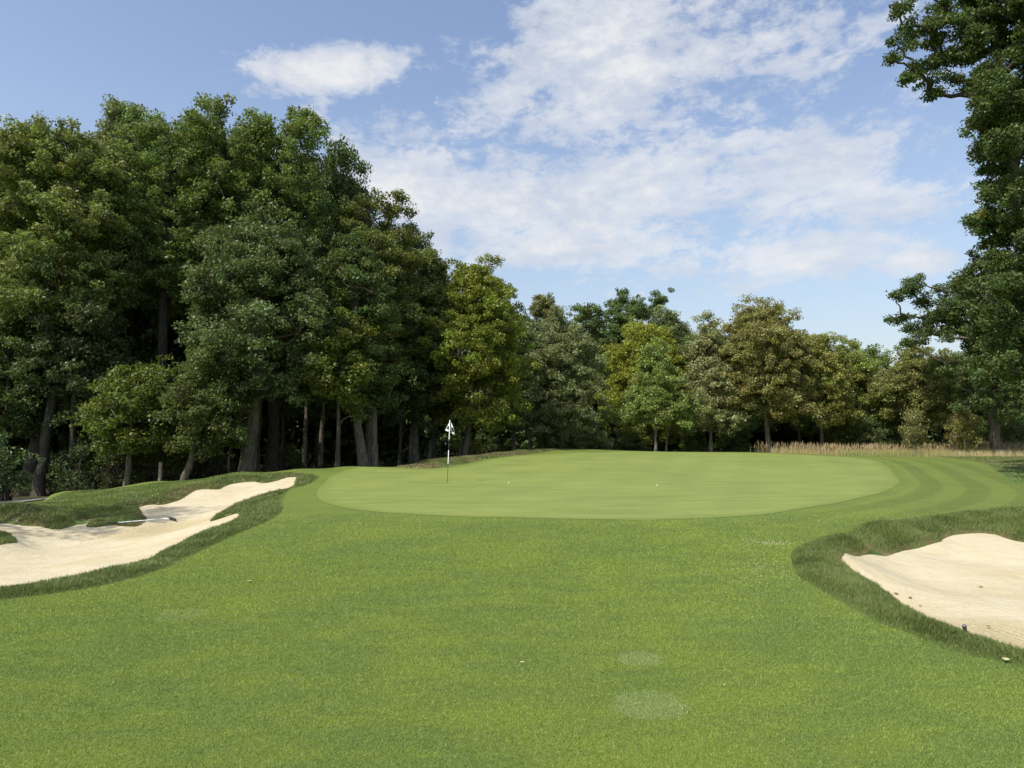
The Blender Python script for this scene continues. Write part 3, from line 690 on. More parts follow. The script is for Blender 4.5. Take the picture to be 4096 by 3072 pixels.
def make_tree(name, seed, lobes, trunk, r0, color, bark, nclump=17, nleaf=95, leaf=.13, cr=.44, turn=.05, taper=.25, twigs=True, limbs=True, hollow=.3, flat=.7, fill=None):
    """lobes: (x,y,z,rx,rz) local metres. trunk: list of local points from the base upward."""
    r = np.random.default_rng(seed)
    root = empty(name, (0, 0, 0))
    T = Tubes(); tp = np.array(trunk, float); k = len(tp)
    t = np.linspace(0, 1, k); tt = np.linspace(0, 1, 3 * k)
    path = np.stack([np.interp(tt, t, tp[:, i]) for i in range(3)], 1); path[1:-1, :2] += r.normal(0, r0 * .12, (len(path) - 2, 2))
    rr = r0 * (1 - (1 - taper) * tt); rr[0] *= 1.35; rr[1] *= 1.12
    T.tube(path, rr, 12, True, .05, r)
    Cs = []; CR = []
    lob = np.array(lobes, float)
    C0 = lob[:, :3]; nl = len(C0); low = path[:, 2] > min(path[2, 2], C0[:, 2].min())
    ti = np.where(low)[0]; dt = np.array([min(np.linalg.norm(c - path[i] + [0, 0, -.5 * np.hypot(*(c[:2] - path[i][:2]))]) for i in ti) for c in C0])
    order = np.argsort(dt); nodes = [('t', i, path[i], 0.) for i in ti]; par = {}
    for k_ in order:
        c = C0[k_]
        best = min(nodes, key=lambda nd: np.linalg.norm(c - nd[2]) + .30 * nd[3] + (1.2 * max(0, nd[2][2] - c[2])))
        par[k_] = best; nodes.append(('l', k_, c, best[3] + np.linalg.norm(c - best[2])))
    cnt = np.ones(nl)
    for k_ in order[::-1]:
        if par[k_][0] == 'l': cnt[par[k_][1]] += cnt[k_]
    for k_ in order:
        x, y, z, rx, rz = lob[k_]; c = C0[k_]; nd = par[k_]; a = nd[2]; D = np.linalg.norm(c - a)
        if limbs:
            mid = (a + c) / 2 + [0, 0, .10 * D] + r.normal(0, .07 * D + .02, 3)
            L = bez(a, mid, c, 7); L[1:-1] += r.normal(0, .02 * D + .01, (5, 3))
            rb = .030 * math.sqrt(cnt[k_]); ra = min(r0 * .6, rb * 1.3 + .012 * D)
            T.tube(L, np.linspace(ra, rb * .8, 7), 6, False)
        n = max(4, int(nclump * (rx * rx * rz) ** (2 / 3.) / 1.4))
        d = unit(n, r); d[:, 2] = np.where(d[:, 2] < -.5, -d[:, 2], d[:, 2])
        q = c + d * (r.uniform(.3, 1.15, n) + .35 * (r.random(n) < .12))[:, None] * [rx, rx, rz]
        Cs.append(q); CR.append(cr * r.uniform(.6, 1.25, n))
        if twigs:
            for j in range(0, n, 2): T.tube(bez(c, (c + q[j]) / 2 + [0, 0, -.1], q[j], 4), [.024, .018, .012, .006], 3, False)
    if fill is not None:
        Cs.append(fill); CR.append(cr * r.uniform(.65, 1.15, len(fill)))
        for j in range(0, len(fill), 2):
            k_ = int(np.argmin(np.linalg.norm(C0 - fill[j], axis=1))); T.tube(bez(C0[k_], (C0[k_] + fill[j]) / 2 + [0, 0, -.1], fill[j], 4), [.026, .02, .013, .006], 3, False)
    Cs = np.concatenate(Cs); CR = np.concatenate(CR)
    T.build('trunk', bark, root)
    foliage('crown', Cs, CR, nleaf, leaf, r, root, color, turn, flat, hollow)
    return root
def profile(prof, f):
    if prof == 'oval': return math.sin(math.pi * (.13 + .78 * f) ** .85)
    if prof == 'cone': return 1.05 * (1 - f) ** .7 + .08
    if prof == 'vase': return .55 + .5 * math.sin(math.pi * min(1, .22 + f * .66))
    return 1.
def envelope(seed, zb, zt, R_, prof='oval', n=26, lobe=.38, x0=0., y0=0.):
    """lobes filling a crown between zb and zt with half width R_."""
    r = np.random.default_rng(seed + 999); out = []; n = int(n * 1.3)
    for i in range(n):
        f = (i + .5) / n; f = f if prof != 'cone' else f ** 1.25
        z = zb + (zt - zb) * (.06 + .88 * f); w = profile(prof, f)
        a = i * 2.39996 + r.uniform(-.4, .4); rad = R_ * w * r.uniform(.35, .85)
        lr = max(.5, R_ * lobe * r.uniform(.65, 1.2) * (.5 + .5 * w))
        out.append((x0 + rad * math.cos(a), y0 + rad * math.sin(a), z + r.uniform(-.7, .7), lr, lr * r.uniform(.75, 1.25)))
    return out
def filler(seed, zb, zt, R_, prof, x0, y0, k=1.):
    """sprays between the lobes, all through the crown."""
    r = np.random.default_rng(seed + 555); n = int(k * (1.3 * R_ * R_ * (zt - zb) + 30)); out = []
    for i in range(n):
        f = r.random(); z = zb + (zt - zb) * (.02 + .94 * f); rad = R_ * profile(prof, f) * math.sqrt(r.uniform(.12, 1)) * 1.0; a = r.uniform(0, 6.283)
        out.append((x0 + rad * math.cos(a), y0 + rad * math.sin(a), z))
    return np.array(out)
def px_tree(name, label, u, Y, vt, halfw, v_low, seed, color, prof='oval', bark=None, r0=.25, lean=(0, 0), n=26, group='trees at the edge of the wood', cat='tree', **kw):
    """a tree of its own: trunk foot under pixel column u at depth Y, top at row vt, crown half width in px, lowest leaves at row v_low."""
    x = P(u, 450, Y)[0]; z0 = G([[x, Y]])[0] - .08
    zt = P(u, vt, Y)[2] - z0; zl = P(u, v_low, Y)[2] - z0; Rw = halfw / 710 * Y
    lx, ly = lean
    lob = kw.pop('lobes', None) or envelope(seed, zl, zt - .3, Rw, prof, n, kw.pop('lobe', .38), lx, ly)
    if 'lobes' not in kw and 'fill' not in kw: kw['fill'] = filler(seed, zl, zt - .4, Rw, prof, lx, ly)
    trunk = [(0, 0, 0), (lx * .35, ly * .35, zl * .5 + .5), (lx * .7, ly * .7, zl + .35 * (zt - zl)), (lx, ly, zl + .82 * (zt - zl))]
    t = make_tree(name, seed, lob, trunk, r0, color, bark or BARK, **kw)
    t.location = (x, Y, z0); setp(t, label, cat, group)
    return t

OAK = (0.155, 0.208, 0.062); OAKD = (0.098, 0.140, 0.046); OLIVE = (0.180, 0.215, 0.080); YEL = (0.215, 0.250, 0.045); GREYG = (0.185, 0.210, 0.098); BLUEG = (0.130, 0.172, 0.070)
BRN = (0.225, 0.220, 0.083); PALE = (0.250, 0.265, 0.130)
W_L = 'trees of the wood on the left'; W_R = 'trees of the wood behind the green'
# --- left wood, front rank
px_tree('lime_tree', 'yellowish green tree at the left edge of the photo, dark leaning trunk', 32, 33, 134, 70, 330, 101, (.205, .245, .080), 'vase', BARK_D, .36, (.9, 0), 34, W_L, turn=.05, nleaf=130)
px_tree('oak_tree', 'tallest olive tree of the left wood with two ragged tips', 108, 40, 90, 56, 300, 102, OLIVE, 'cone', BARK_D, .35, (0, 0), 30, W_L, turn=.1)
px_tree('oak_tree', 'green oak with flat top right of the ragged olive tree', 160, 36, 110, 56, 310, 103, OAK, 'vase', BARK_D, .32, (0, 0), 30, W_L, turn=.02)
px_tree('oak_tree', 'broad green oak in the middle of the left wood skyline', 216, 37, 106, 54, 300, 104, OAK, 'vase', BARK_D, .32, (0, 0), 30, W_L, turn=.02)
px_tree('oak_tree', 'high oak at the right shoulder of the left wood, sky between its limbs', 272, 38, 107, 54, 300, 105, OAK, 'vase', BARK_D, .34, (0, 0), 30, W_L, turn=.03, lobe=.36)
px_tree('oak_tree', 'front oak with thick leaning grey trunk and bluish low foliage', 243, 33, 215, 78, 400, 106, BLUEG, 'oval', BARK, .36, (1.0, 0), 34, W_L, turn=0., taper=.35)
px_tree('maple_tree', 'brownish green tree sloping down from the left wood skyline', 370, 39, 184, 46, 390, 107, (0.160, 0.179, 0.053), 'vase', BARK, .28, (0, 0), 28, W_L, turn=.12)
px_tree('maple_tree', 'dark tree with twin grey trunks and low boughs left of the flag', 363, 35, 225, 48, 410, 108, OAKD, 'oval', BARK, .27, (-.6, 0), 30, W_L, turn=.04)
px_tree('lime_tree', 'greenish tree on the slope of the skyline above the twin trunks', 415, 42, 236, 40, 410, 109, OLIVE, 'oval', BARK, .24, (0, 0), 24, W_L, turn=.08)
px_tree('maple_tree', 'green tree filling the slope just left of the yellow green maple', 434, 43, 246, 34, 415, 140, (.130, .165, .052), 'oval', BARK_D, .2, (0, 0), 24, W_L, turn=.06)
px_tree('maple_tree', 'yellow green maple right of the dark wood, leaning trunk below', 462, 42, 256, 58, 436, 110, YEL, 'oval', BARK, .22, (.8, 0), 34, W_L, turn=.15)
px_tree('maple_tree', 'low yellow green bough tree in the shade of the left wood', 338, 32.8, 318, 34, 405, 111, (.135, .165, .036), 'oval', BARK_D, .12, (0, 0), 16, W_L, turn=.25)
px_tree('maple_tree', 'small bright green maple behind the pale trunks at left', 128, 31, 358, 48, 452, 112, (0.131, 0.179, 0.041), 'oval', BARK, .15, (.2, 0), 22, W_L, turn=.05)
px_tree('maple_tree', 'drooping green tree with a leaning pale trunk above the mound', 181, 30.5, 352, 42, 452, 113, (0.112, 0.140, 0.045), 'oval', BARK, .18, (1.1, 0), 22, W_L, turn=.03)
px_tree('oak_tree', 'dark tree with pale lower branches left of the bright maple', 72, 32, 290, 42, 400, 114, (0.104, 0.128, 0.056), 'oval', BARK_D, .17, (0, 0), 22, W_L, turn=.02)
px_tree('hazel_tree', 'low bushy tree under the ragged olive tree', 100, 33.5, 330, 40, 450, 115, (0.106, 0.138, 0.050), 'oval', BARK_D, .12, (0, 0), 22, W_L)
px_tree('hazel_tree', 'low shaded tree between the leaning pale trunk and the thick trunk', 212, 36, 330, 36, 440, 116, OAKD, 'oval', BARK_D, .12, (0, 0), 22, W_L)
px_tree('hazel_tree', 'low dark tree at the left edge above the large bush', 5, 32, 300, 52, 440, 117, OAKD, 'oval', BARK_D, .14, (0, 0), 24, W_L)
px_tree('hazel_tree', 'shaded low boughs between thick and twin trunks', 306, 40, 330, 42, 418, 118, OAKD, 'oval', BARK_D, .12, (0, 0), 22, W_L)
px_tree('hazel_tree', 'shaded low boughs between twin trunks and flag', 400, 41, 310, 40, 422, 119, (0.088, 0.119, 0.045), 'oval', BARK_D, .12, (0, 0), 22, W_L)
# --- centre and right wood
px_tree('oak_tree', 'dark green tree rising behind the yellow maple', 496, 50, 284, 38, 420, 120, OAKD, 'oval', BARK_D, .22, (0, 0), 22, W_R)
px_tree('hornbeam_tree', 'grey green tree with a straight pale trunk right of the flag', 513, 49, 306, 40, 432, 121, GREYG, 'oval', BARK, .17, (0, 0), 28, W_R, turn=.06)
px_tree('hornbeam_tree', 'rounded grey green tree left of the gap in the wood', 562, 50, 316, 50, 446, 122, GREYG, 'oval', BARK, .2, (0, 0), 30, W_R, turn=.06)
px_tree('maple_tree', 'tall tree with a pale rounded tip behind the grey green trees', 545, 66, 288, 32, 400, 123, (0.179, 0.188, 0.075), 'oval', BARK_D, .25, (0, 0), 20, W_R, turn=.05, leaf=.15)
px_tree('oak_tree', 'dark oak crown left of the yellow topped tree', 600, 64, 304, 42, 420, 124, OAKD, 'vase', BARK_D, .3, (0, 0), 24, W_R, leaf=.15)
px_tree('oak_tree', 'tallest dark green oak behind the yellow topped tree', 639, 70, 290, 40, 420, 125, OAKD, 'vase', BARK_D, .3, (0, 0), 22, W_R, leaf=.15, lobe=.32)
px_tree('hornbeam_tree', 'yellow green tree with a golden top behind the thin trunks', 643, 57, 316, 50, 446, 126, (0.225, 0.254, 0.041), 'oval', BARK, .18, (0, 0), 30, W_R, turn=.3)
px_tree('ash_tree', 'fresh green ash with a thin curved pale trunk', 656, 50, 340, 38, 430, 127, (0.185, 0.235, 0.066), 'cone', BARK, .11, (0, 0), 24, W_R, turn=.02)
px_tree('ash_tree', 'tall bluish green ash right of the golden top', 684, 58, 306, 36, 420, 128, (0.165, 0.205, 0.085), 'oval', BARK, .15, (-.9, 0), 24, W_R)
px_tree('poplar_tree', 'silvery tree with pale leaf undersides beside the tan maple', 711, 52, 316, 37, 430, 129, PALE, 'cone', BARK, .15, (0, 0), 28, W_R, turn=.05)
px_tree('maple_tree', 'big tan brown maple right of the silvery tree', 770, 52, 305, 58, 420, 130, BRN, 'oval', BARK, .22, (-.5, 0), 38, W_R, turn=.35)
px_tree('maple_tree', 'slim brownish tree with bare twigs at its tip', 822, 53, 326, 33, 425, 131, (0.235, 0.235, 0.066), 'cone', BARK, .15, (0, 0), 22, W_R, turn=.2)
px_tree('maple_tree', 'yellow tipped green tree right of the bare twigged tree', 852, 56, 335, 34, 440, 132, (0.198, 0.235, 0.060), 'oval', BARK_D, .16, (0, 0), 22, W_R, turn=.12)
px_tree('maple_tree', 'mid green tree left of the low dip in the skyline', 880, 57, 347, 32, 445, 133, (0.135, 0.188, 0.053), 'oval', BARK_D, .16, (0, 0), 20, W_R)
px_tree('maple_tree', 'olive brown broad tree left of the leaning oak', 922, 52, 350, 46, 425, 134, (0.198, 0.216, 0.075), 'oval', BARK_D, .18, (0, 0), 30, W_R, turn=.12)
px_tree('oak_tree', 'dark green tree low behind the olive broad tree', 957, 58, 352, 34, 440, 135, OAKD, 'oval', BARK_D, .2, (0, 0), 24, W_R, leaf=.14)
px_tree('birch_tree', 'thin young birch with white bent stem in the meadow grass', 917, 45.5, 415, 11, 443, 136, (0.216, 0.216, 0.085), 'oval', BIRCH, .045, (-.1, 0), 14, 'young birches in the meadow grass', nleaf=45, leaf=.09, cr=.32, lobe=.5, turn=.1)
px_tree('birch_tree', 'golden leaved young birch left of the thick oak trunk', 965, 46.5, 403, 15, 448, 137, (.26, .25, .085), 'oval', BIRCH, .05, (0, 0), 16, 'young birches in the meadow grass', nleaf=70, leaf=.09, cr=.36, lobe=.5, turn=.2)
px_tree('birch_tree', 'pale green young birch right of the thick oak trunk', 1012, 51, 405, 13, 446, 138, (0.235, 0.281, 0.104), 'oval', BIRCH, .05, (0, 0), 16, 'young birches in the meadow grass', nleaf=70, leaf=.09, cr=.36, lobe=.5)

# --- the leaning oak and the near oak at the right edge (limbs placed by hand)
def lob_px(lst, u0, Y0, z0):
    out = []
    for (u, v, dY, rx, rz) in lst:
        p = P(u, v, Y0 + dY); out.append((p[0] - P(u0, 450, Y0)[0], dY, p[2] - z0, 1.25 * rx * Y0 / 710, 1.25 * rz * Y0 / 710))
    return out
Y0 = 46; u0 = 996; z0 = G([[P(u0, 450, Y0)[0], Y0]])[0] - .08
LO = [(912, 290, 0, 5, 4), (922, 303, 0, 8, 6), (903, 292, 1, 4, 3), (898, 297, -1, 4, 3), (916, 280, 0, 5, 5), (932, 322, 0, 10, 6), (945, 292, 0, 11, 8), (950, 308, -1, 12, 8), (963, 290, 1, 11, 8), (975, 300, 0, 11, 9), (968, 283, 0, 8, 5),
      (925, 334, 0, 7, 5), (940, 336, 1, 7, 4), (955, 325, 1, 9, 6), (905, 318, 0, 5, 2.5), (893, 321, 0, 4, 2), (909, 345, 0, 4, 4), (985, 315, -1, 14, 12), (975, 335, 0, 12, 9), (995, 335, 1, 16, 12), (1010, 310, 0, 16, 14), (1025, 330, -1, 18, 14), (985, 360, 2, 16, 10),
      (1005, 365, -1, 18, 11), (965, 372, 0, 14, 8), (948, 366, 0, 10, 6), (1030, 365, 0, 20, 14), (985, 392, -1, 16, 9), (1010, 398, 1, 18, 9), (1035, 400, 0, 18, 10), (970, 398, 1, 10, 7), (1020, 290, 1, 18, 14), (1000, 285, 2, 14, 10)]
rf = np.random.default_rng(9)
LO += [(rf.uniform(908, 980), rf.uniform(286, 342), rf.uniform(-1.5, 1.5), 6.5, 5) for _ in range(30)]
LO += [(rf.uniform(968, 1075), rf.uniform(285, 415), rf.uniform(-3, 3), 11, 9) for _ in range(70)]
oak = make_tree('oak_tree', 201, lob_px(LO, u0, Y0, z0), [(0, 0, 0), (-.1, 0, 2.2), (-.35, 0, 5), (.5, 0, 8.5), (1.2, 0, 11)], .33, OAKD, BARK, nclump=16, nleaf=110, leaf=.13, cr=.42, turn=.01, taper=.45)
oak.location = (P(u0, 450, Y0)[0], Y0, z0)
setp(oak, 'oak with thick grey trunk and a long bough reaching left over the meadow', 'tree', 'oaks on the right')
Y0 = 27; u0 = 1062; z0 = G([[P(u0, 450, Y0)[0], Y0]])[0] - .08
LO = [(900, 12, -1, 7, 5), (906, 30, -1, 9, 7), (897, 45, -1, 7, 8), (893, 60, -1, 6, 7), (913, 45, 0, 8, 7), (925, 28, 0, 11, 9), (938, 40, 0, 11, 9), (905, 80, -1, 7, 4), (918, 72, -1, 8, 5), (930, 68, 0, 9, 6), (943, 62, 0, 9, 7), (929, 88, 0, 8, 7), (935, 96, 0, 5, 4), (950, 83, 0, 11, 8), (958, 60, 0, 12, 9),
      (922, -6, 0, 10, 8), (945, 8, 0, 14, 10), (965, 25, 0, 15, 12), (975, 50, 0, 14, 11), (985, 5, 0, 18, 14), (1010, 20, 0, 20, 16), (1000, 50, 1, 18, 14), (975, 82, 0, 11, 8), (985, 100, 0, 12, 9), (1000, 85, -1, 15, 12), (1020, 60, 0, 20, 16), (980, 125, 0, 9, 6), (995, 130, 0, 13, 10), (978, 150, 0, 9, 6), (992, 152, 0, 11, 8), (1015, 110, 1, 18, 15),
      (1005, 175, 0, 15, 10), (1020, 150, 0, 18, 12), (1003, 195, 0, 11, 8), (1015, 205, 0, 15, 11), (990, 213, 0, 5, 3), (985, 222, 0, 10, 5), (975, 222, 0, 6, 3), (1000, 228, 0, 14, 9), (985, 245, 0, 8, 5), (1000, 255, 0, 14, 10), (1020, 240, 0, 18, 14), (978, 268, 0, 7, 4), (985, 280, 0, 8, 6), (1000, 285, 0, 13, 10), (970, 275, 0, 5, 3),
      (962, 285, 0, 5, 4), (975, 292, 0, 6, 4), (1015, 275, 0, 18, 13), (990, 312, 0, 12, 9), (1010, 310, 0, 16, 13), (1000, 335, 0, 14, 12), (1020, 340, 0, 18, 14), (1005, 365, 0, 13, 10), (1025, 375, 0, 17, 12), (1040, 90, 0, 22, 20), (1050, 30, 0, 24, 20), (1045, 180, 1, 24, 20), (1045, 260, 0, 24, 20), (1050, 330, 0, 24, 18), (1090, 60, 0, 26, 20), (1100, 150, 0, 26, 20), (1100, 250, 0, 26, 20), (1095, 330, 0, 22, 18), (1120, 0, 0, 26, 20),
      (960, -20, 0, 16, 10), (1000, -30, 0, 22, 14), (1040, -40, 0, 26, 18), (1090, -60, 0, 26, 18), (1020, -80, 0, 22, 14), (1060, -110, 0, 22, 14)]
LO += [(rf.uniform(988 + 9 * math.sin(v_ / 23.), 1130), v_, rf.uniform(-3.5, 3.5), 14, 11) for v_ in rf.uniform(-90, 380, 250)]
LO += [(rf.uniform(975, 1010), v_, rf.uniform(-1, 1), 8, 6) for v_ in rf.uniform(0, 380, 46)] + [(rf.uniform(925, 985), rf.uniform(-20, 70), rf.uniform(-1, 1), 7, 5) for _ in range(22)]
oak = make_tree('oak_tree', 202, lob_px(LO, u0, Y0, z0), [(0, 0, 0), (-.15, 0, 4), (-.7, 0, 9), (-1.6, 0, 14), (-1.7, 0, 18)], .36, (.098, .140, .046), BARK_D, nclump=30, nleaf=125, leaf=.10, cr=.33, turn=.02, taper=.3)
oak.location = (P(u0, 450, Y0)[0], Y0, z0)
setp(oak, 'tall near oak along the right edge with a leafy bough across the sky', 'tree', 'oaks on the right')

# --- copies standing deeper in the wood and off to the sides
def protos():
    A = make_tree('oak_tree', 301, envelope(301, 3.5, 18, 4.6, 'vase', 30), [(0, 0, 0), (.2, 0, 5), (0, .2, 10), (.1, 0, 15)], .28, OAKD, BARK_D, nclump=12, nleaf=110, leaf=.19, cr=.7, turn=.02, fill=filler(301, 3, 17.5, 4.6, 'vase', 0, 0))
    B = make_tree('maple_tree', 302, envelope(302, 2.5, 16, 4.2, 'oval', 28), [(0, 0, 0), (-.2, 0, 4), (.1, .2, 9), (0, 0, 13)], .22, OAK, BARK_D, nclump=12, nleaf=110, leaf=.19, cr=.7, turn=.02, fill=filler(302, 2.5, 15.5, 4.2, 'oval', 0, 0))
    return A, B
PA, PB = protos()
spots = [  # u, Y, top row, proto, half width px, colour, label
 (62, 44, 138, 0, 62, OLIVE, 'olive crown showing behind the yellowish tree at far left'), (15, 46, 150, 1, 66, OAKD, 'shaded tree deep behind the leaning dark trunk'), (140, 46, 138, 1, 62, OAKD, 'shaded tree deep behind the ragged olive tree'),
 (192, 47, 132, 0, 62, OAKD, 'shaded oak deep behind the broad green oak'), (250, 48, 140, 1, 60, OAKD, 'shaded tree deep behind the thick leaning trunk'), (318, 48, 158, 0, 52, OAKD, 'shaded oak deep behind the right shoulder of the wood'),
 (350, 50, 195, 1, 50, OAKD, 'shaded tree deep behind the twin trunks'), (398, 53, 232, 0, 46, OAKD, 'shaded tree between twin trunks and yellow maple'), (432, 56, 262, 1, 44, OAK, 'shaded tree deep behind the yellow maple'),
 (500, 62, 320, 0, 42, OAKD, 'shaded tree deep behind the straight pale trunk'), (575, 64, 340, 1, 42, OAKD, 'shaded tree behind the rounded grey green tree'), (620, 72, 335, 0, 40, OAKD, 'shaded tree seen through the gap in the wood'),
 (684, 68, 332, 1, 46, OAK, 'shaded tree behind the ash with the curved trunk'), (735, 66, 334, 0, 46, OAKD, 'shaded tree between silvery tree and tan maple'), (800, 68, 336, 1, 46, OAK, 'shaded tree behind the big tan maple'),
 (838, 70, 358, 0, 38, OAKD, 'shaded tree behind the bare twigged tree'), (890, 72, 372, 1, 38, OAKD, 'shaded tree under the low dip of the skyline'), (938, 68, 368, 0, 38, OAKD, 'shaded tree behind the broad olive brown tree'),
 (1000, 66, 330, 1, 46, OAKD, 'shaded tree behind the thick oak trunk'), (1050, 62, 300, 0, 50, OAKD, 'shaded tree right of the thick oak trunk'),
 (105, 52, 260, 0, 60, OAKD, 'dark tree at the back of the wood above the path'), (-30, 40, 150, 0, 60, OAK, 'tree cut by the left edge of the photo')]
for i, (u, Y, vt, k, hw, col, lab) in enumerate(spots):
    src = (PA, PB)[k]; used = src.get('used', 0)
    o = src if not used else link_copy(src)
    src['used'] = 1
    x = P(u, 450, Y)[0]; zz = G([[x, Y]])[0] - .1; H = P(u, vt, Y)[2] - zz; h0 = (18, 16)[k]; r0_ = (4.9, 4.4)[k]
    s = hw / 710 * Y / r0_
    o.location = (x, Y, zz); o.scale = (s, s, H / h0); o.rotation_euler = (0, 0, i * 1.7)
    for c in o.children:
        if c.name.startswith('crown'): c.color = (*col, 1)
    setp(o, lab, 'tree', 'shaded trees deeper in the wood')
for o in (PA, PB): del o['used']
# trees beyond the left edge of the frame, whose thin crowns dapple the mound
for i, (x, y, H_, R__) in enumerate(((-18.5, 13, 15, 3.2), (-26, 18.5, 17, 3.6))):
    o = make_tree('birch_tree', 320 + i, envelope(320 + i, 6, H_, R__, 'oval', 16), [(0, 0, 0), (.1, 0, 5), (0, .1, 10), (0, 0, H_ - 2)], .15, OAK, BIRCH, nclump=8, nleaf=50, leaf=.12, cr=.5)
    o.location = (x, y, G([[x, y]])[0] - .1)
    setp(o, ('open crowned birch beside the left bunker', 'open crowned birch by the gravel path')[i], 'tree', 'trees beside the left bunker')

# bare trunks standing in the dark under the crowns
def stem(u, Y, v_top, r0, lean, seed, label, bark=BARK):
    x = P(u, 450, Y)[0]; zz = G([[x, Y]])[0] - .1; H = P(u, v_top, Y)[2] - zz
    r = np.random.default_rng(seed)
    lob = [(lean + r.normal(0, .7), r.normal(0, .7), H + r.uniform(-.8, 1.2), .9, .6) for _ in range(5)]
    t = make_tree('forest_tree', seed, lob, [(0, 0, 0), (lean * .3, 0, H * .35), (lean * .7, .1, H * .7), (lean, 0, H)], r0, OAKD, bark, nclump=6, nleaf=60, leaf=.13, cr=.5, taper=.6)
    t.location = (x, Y, zz); setp(t, label, 'tree', 'slim trunks in the shade of the wood')
stems = [(40, 32, 300, .24, 1.0, 'dark thick leaning trunk by the gravel path', BARK_D), (254, 34.5, 330, .26, .2, 'darker trunk close behind the thick leaning trunk', BARK_D),
 (305, 38, 380, .12, 0, 'slim grey trunk midway between thick and twin trunks', BARK), (321, 38.5, 375, .13, .05, 'slim grey trunk left of the twin trunks', BARK), (375, 35.3, 400, .2, -.1, 'shorter twin of the grey trunk left of the flag', BARK),
 (411, 42, 385, .15, .1, 'upright grey trunk between twin trunks and flag', BARK), (427, 43, 380, .17, 1.1, 'slanting grey trunk just left of the flag', BARK), (283, 41, 380, .14, 0, 'dim trunk right of the thick leaning trunk', BARK_D),
 (666, 50.5, 415, .09, .25, 'thin slanting trunk right of the curved pale trunk', BARK), (741, 58, 415, .1, 0, 'ivy clad slim trunk left of the tan maple trunk', BARK_D), (800, 56, 420, .1, 0, 'slim trunk right of the tan maple trunk', BARK),
 (96, 35, 390, .09, .3, 'thin pale stem left of the bright maple', BARK), (146, 35, 395, .08, .3, 'thin pale stem in front of the dark wood', BARK), (230, 44, 380, .13, 0, 'dim trunk left of the thick leaning trunk', BARK_D),
 (941, 56, 415, .09, 0, 'black slim trunk right of the thin young birch', BARK_D), (958, 57, 420, .07, 0, 'black slim trunk left of the golden birch', BARK_D)]
for i, (u, Y, vt, r0_, ln_, lab, bk) in enumerate(stems): stem(u, Y, vt, r0_, ln_, 400 + i, lab, bk)

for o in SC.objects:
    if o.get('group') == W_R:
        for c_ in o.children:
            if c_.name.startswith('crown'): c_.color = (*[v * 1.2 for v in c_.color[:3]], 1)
# bushes along the wood edge
def bush(u, Y, vt, hw, color, seed, label, leaf=.1, nleaf=80, turn=0.):
    x = P(u, 450, Y)[0]; zz = G([[x, Y]])[0]; H = P(u, vt, Y)[2] - zz; W_ = hw / 710 * Y; r = np.random.default_rng(seed)
    n = max(10, int(9 * W_ * H)); n = min(n, 60)
    a = r.uniform(0, 2 * math.pi, n); rad = W_ * np.sqrt(r.random(n)) * .85; zf = r.uniform(.1, .92, n) * H * np.sqrt(np.clip(1 - (rad / W_) ** 2 * .75, .1, 1))
    C = np.c_[rad * np.cos(a), rad * np.sin(a) * .7, zf]; root = empty('bush', (x, Y, zz)); T = Tubes()
    for j in range(n): T.tube(bez(np.array([r.normal(0, .1), r.normal(0, .1), -.05]), C[j] * [.4, .4, .6], C[j], 4), [.022, .018, .012, .006], 3, False)
    T.build('stems', BARK_D, root); foliage('leaves', C, np.full(n, .42) * r.uniform(.7, 1.2, n), nleaf, leaf, r, root, color, turn)
    setp(root, label, 'bush', 'bushes along the edge of the wood')
for i, b in enumerate([(78, 31.5, 432, 26, (.085, .115, .05), 'dark sapling bush just right of the leaning dark trunk'), (118, 32.5, 428, 24, (.095, .12, .04), 'leafy bush between the short pale trunk and the path'), (160, 33, 425, 24, (.10, .13, .045), 'leafy bush behind the round wooden post'), (208, 34.5, 428, 24, (.075, .10, .04), 'shaded bush left of the thick leaning trunk'), (8, 27.5, 418, 30, (0.109, 0.168, 0.062), 'large dark bush at the lower left corner of the wood'), (55, 33, 462, 22, OAKD, 'low dark bush beside the thick leaning trunk by the path'), (98, 33, 456, 22, (0.144, 0.179, 0.048), 'thin bush below the bright green maple'),
    (145, 34, 440, 22, (0.157, 0.192, 0.058), 'bush between the two pale trunks above the mound'), (200, 38, 445, 26, OAKD, 'dark bush right of the leaning pale trunk'), (285, 44, 440, 24, OAKD, 'dark bush behind the slim grey trunks'),
    (468, 47, 430, 18, (0.205, 0.240, 0.061), 'sparse yellow green bush right of the flag'), (490, 50, 425, 22, OAKD, 'dark bush left of the straight pale trunk'), (590, 50, 425, 26, GREYG, 'grey green bush below the gap in the wood'),
    (625, 54, 400, 30, (0.168, 0.216, 0.072), 'tall bush below the dark oak crowns'), (690, 54, 408, 20, (0.179, 0.229, 0.062), 'bush between the ash and the silvery tree'), (735, 56, 405, 24, OAK, 'green bush left of the tan maple trunk'),
    (838, 55, 410, 22, (0.144, 0.192, 0.067), 'green bush behind the reeds right of the tan maple'), (872, 54, 405, 26, (0.144, 0.179, 0.067), 'broad bush behind the meadow grass'), (985, 52, 418, 16, (0.205, 0.264, 0.096), 'light bush behind the golden birch'),
    (1035, 50, 415, 26, (0.216, 0.264, 0.133), 'grey green bush right of the thick oak trunk'), (555, 52, 425, 26, GREYG, 'bush under the rounded grey green tree'), (900, 54, 410, 20, OAKD, 'dark bush left of the thin young birch')]):
    bush(b[0], b[1], b[2], b[3], b[4], 500 + i, b[5])

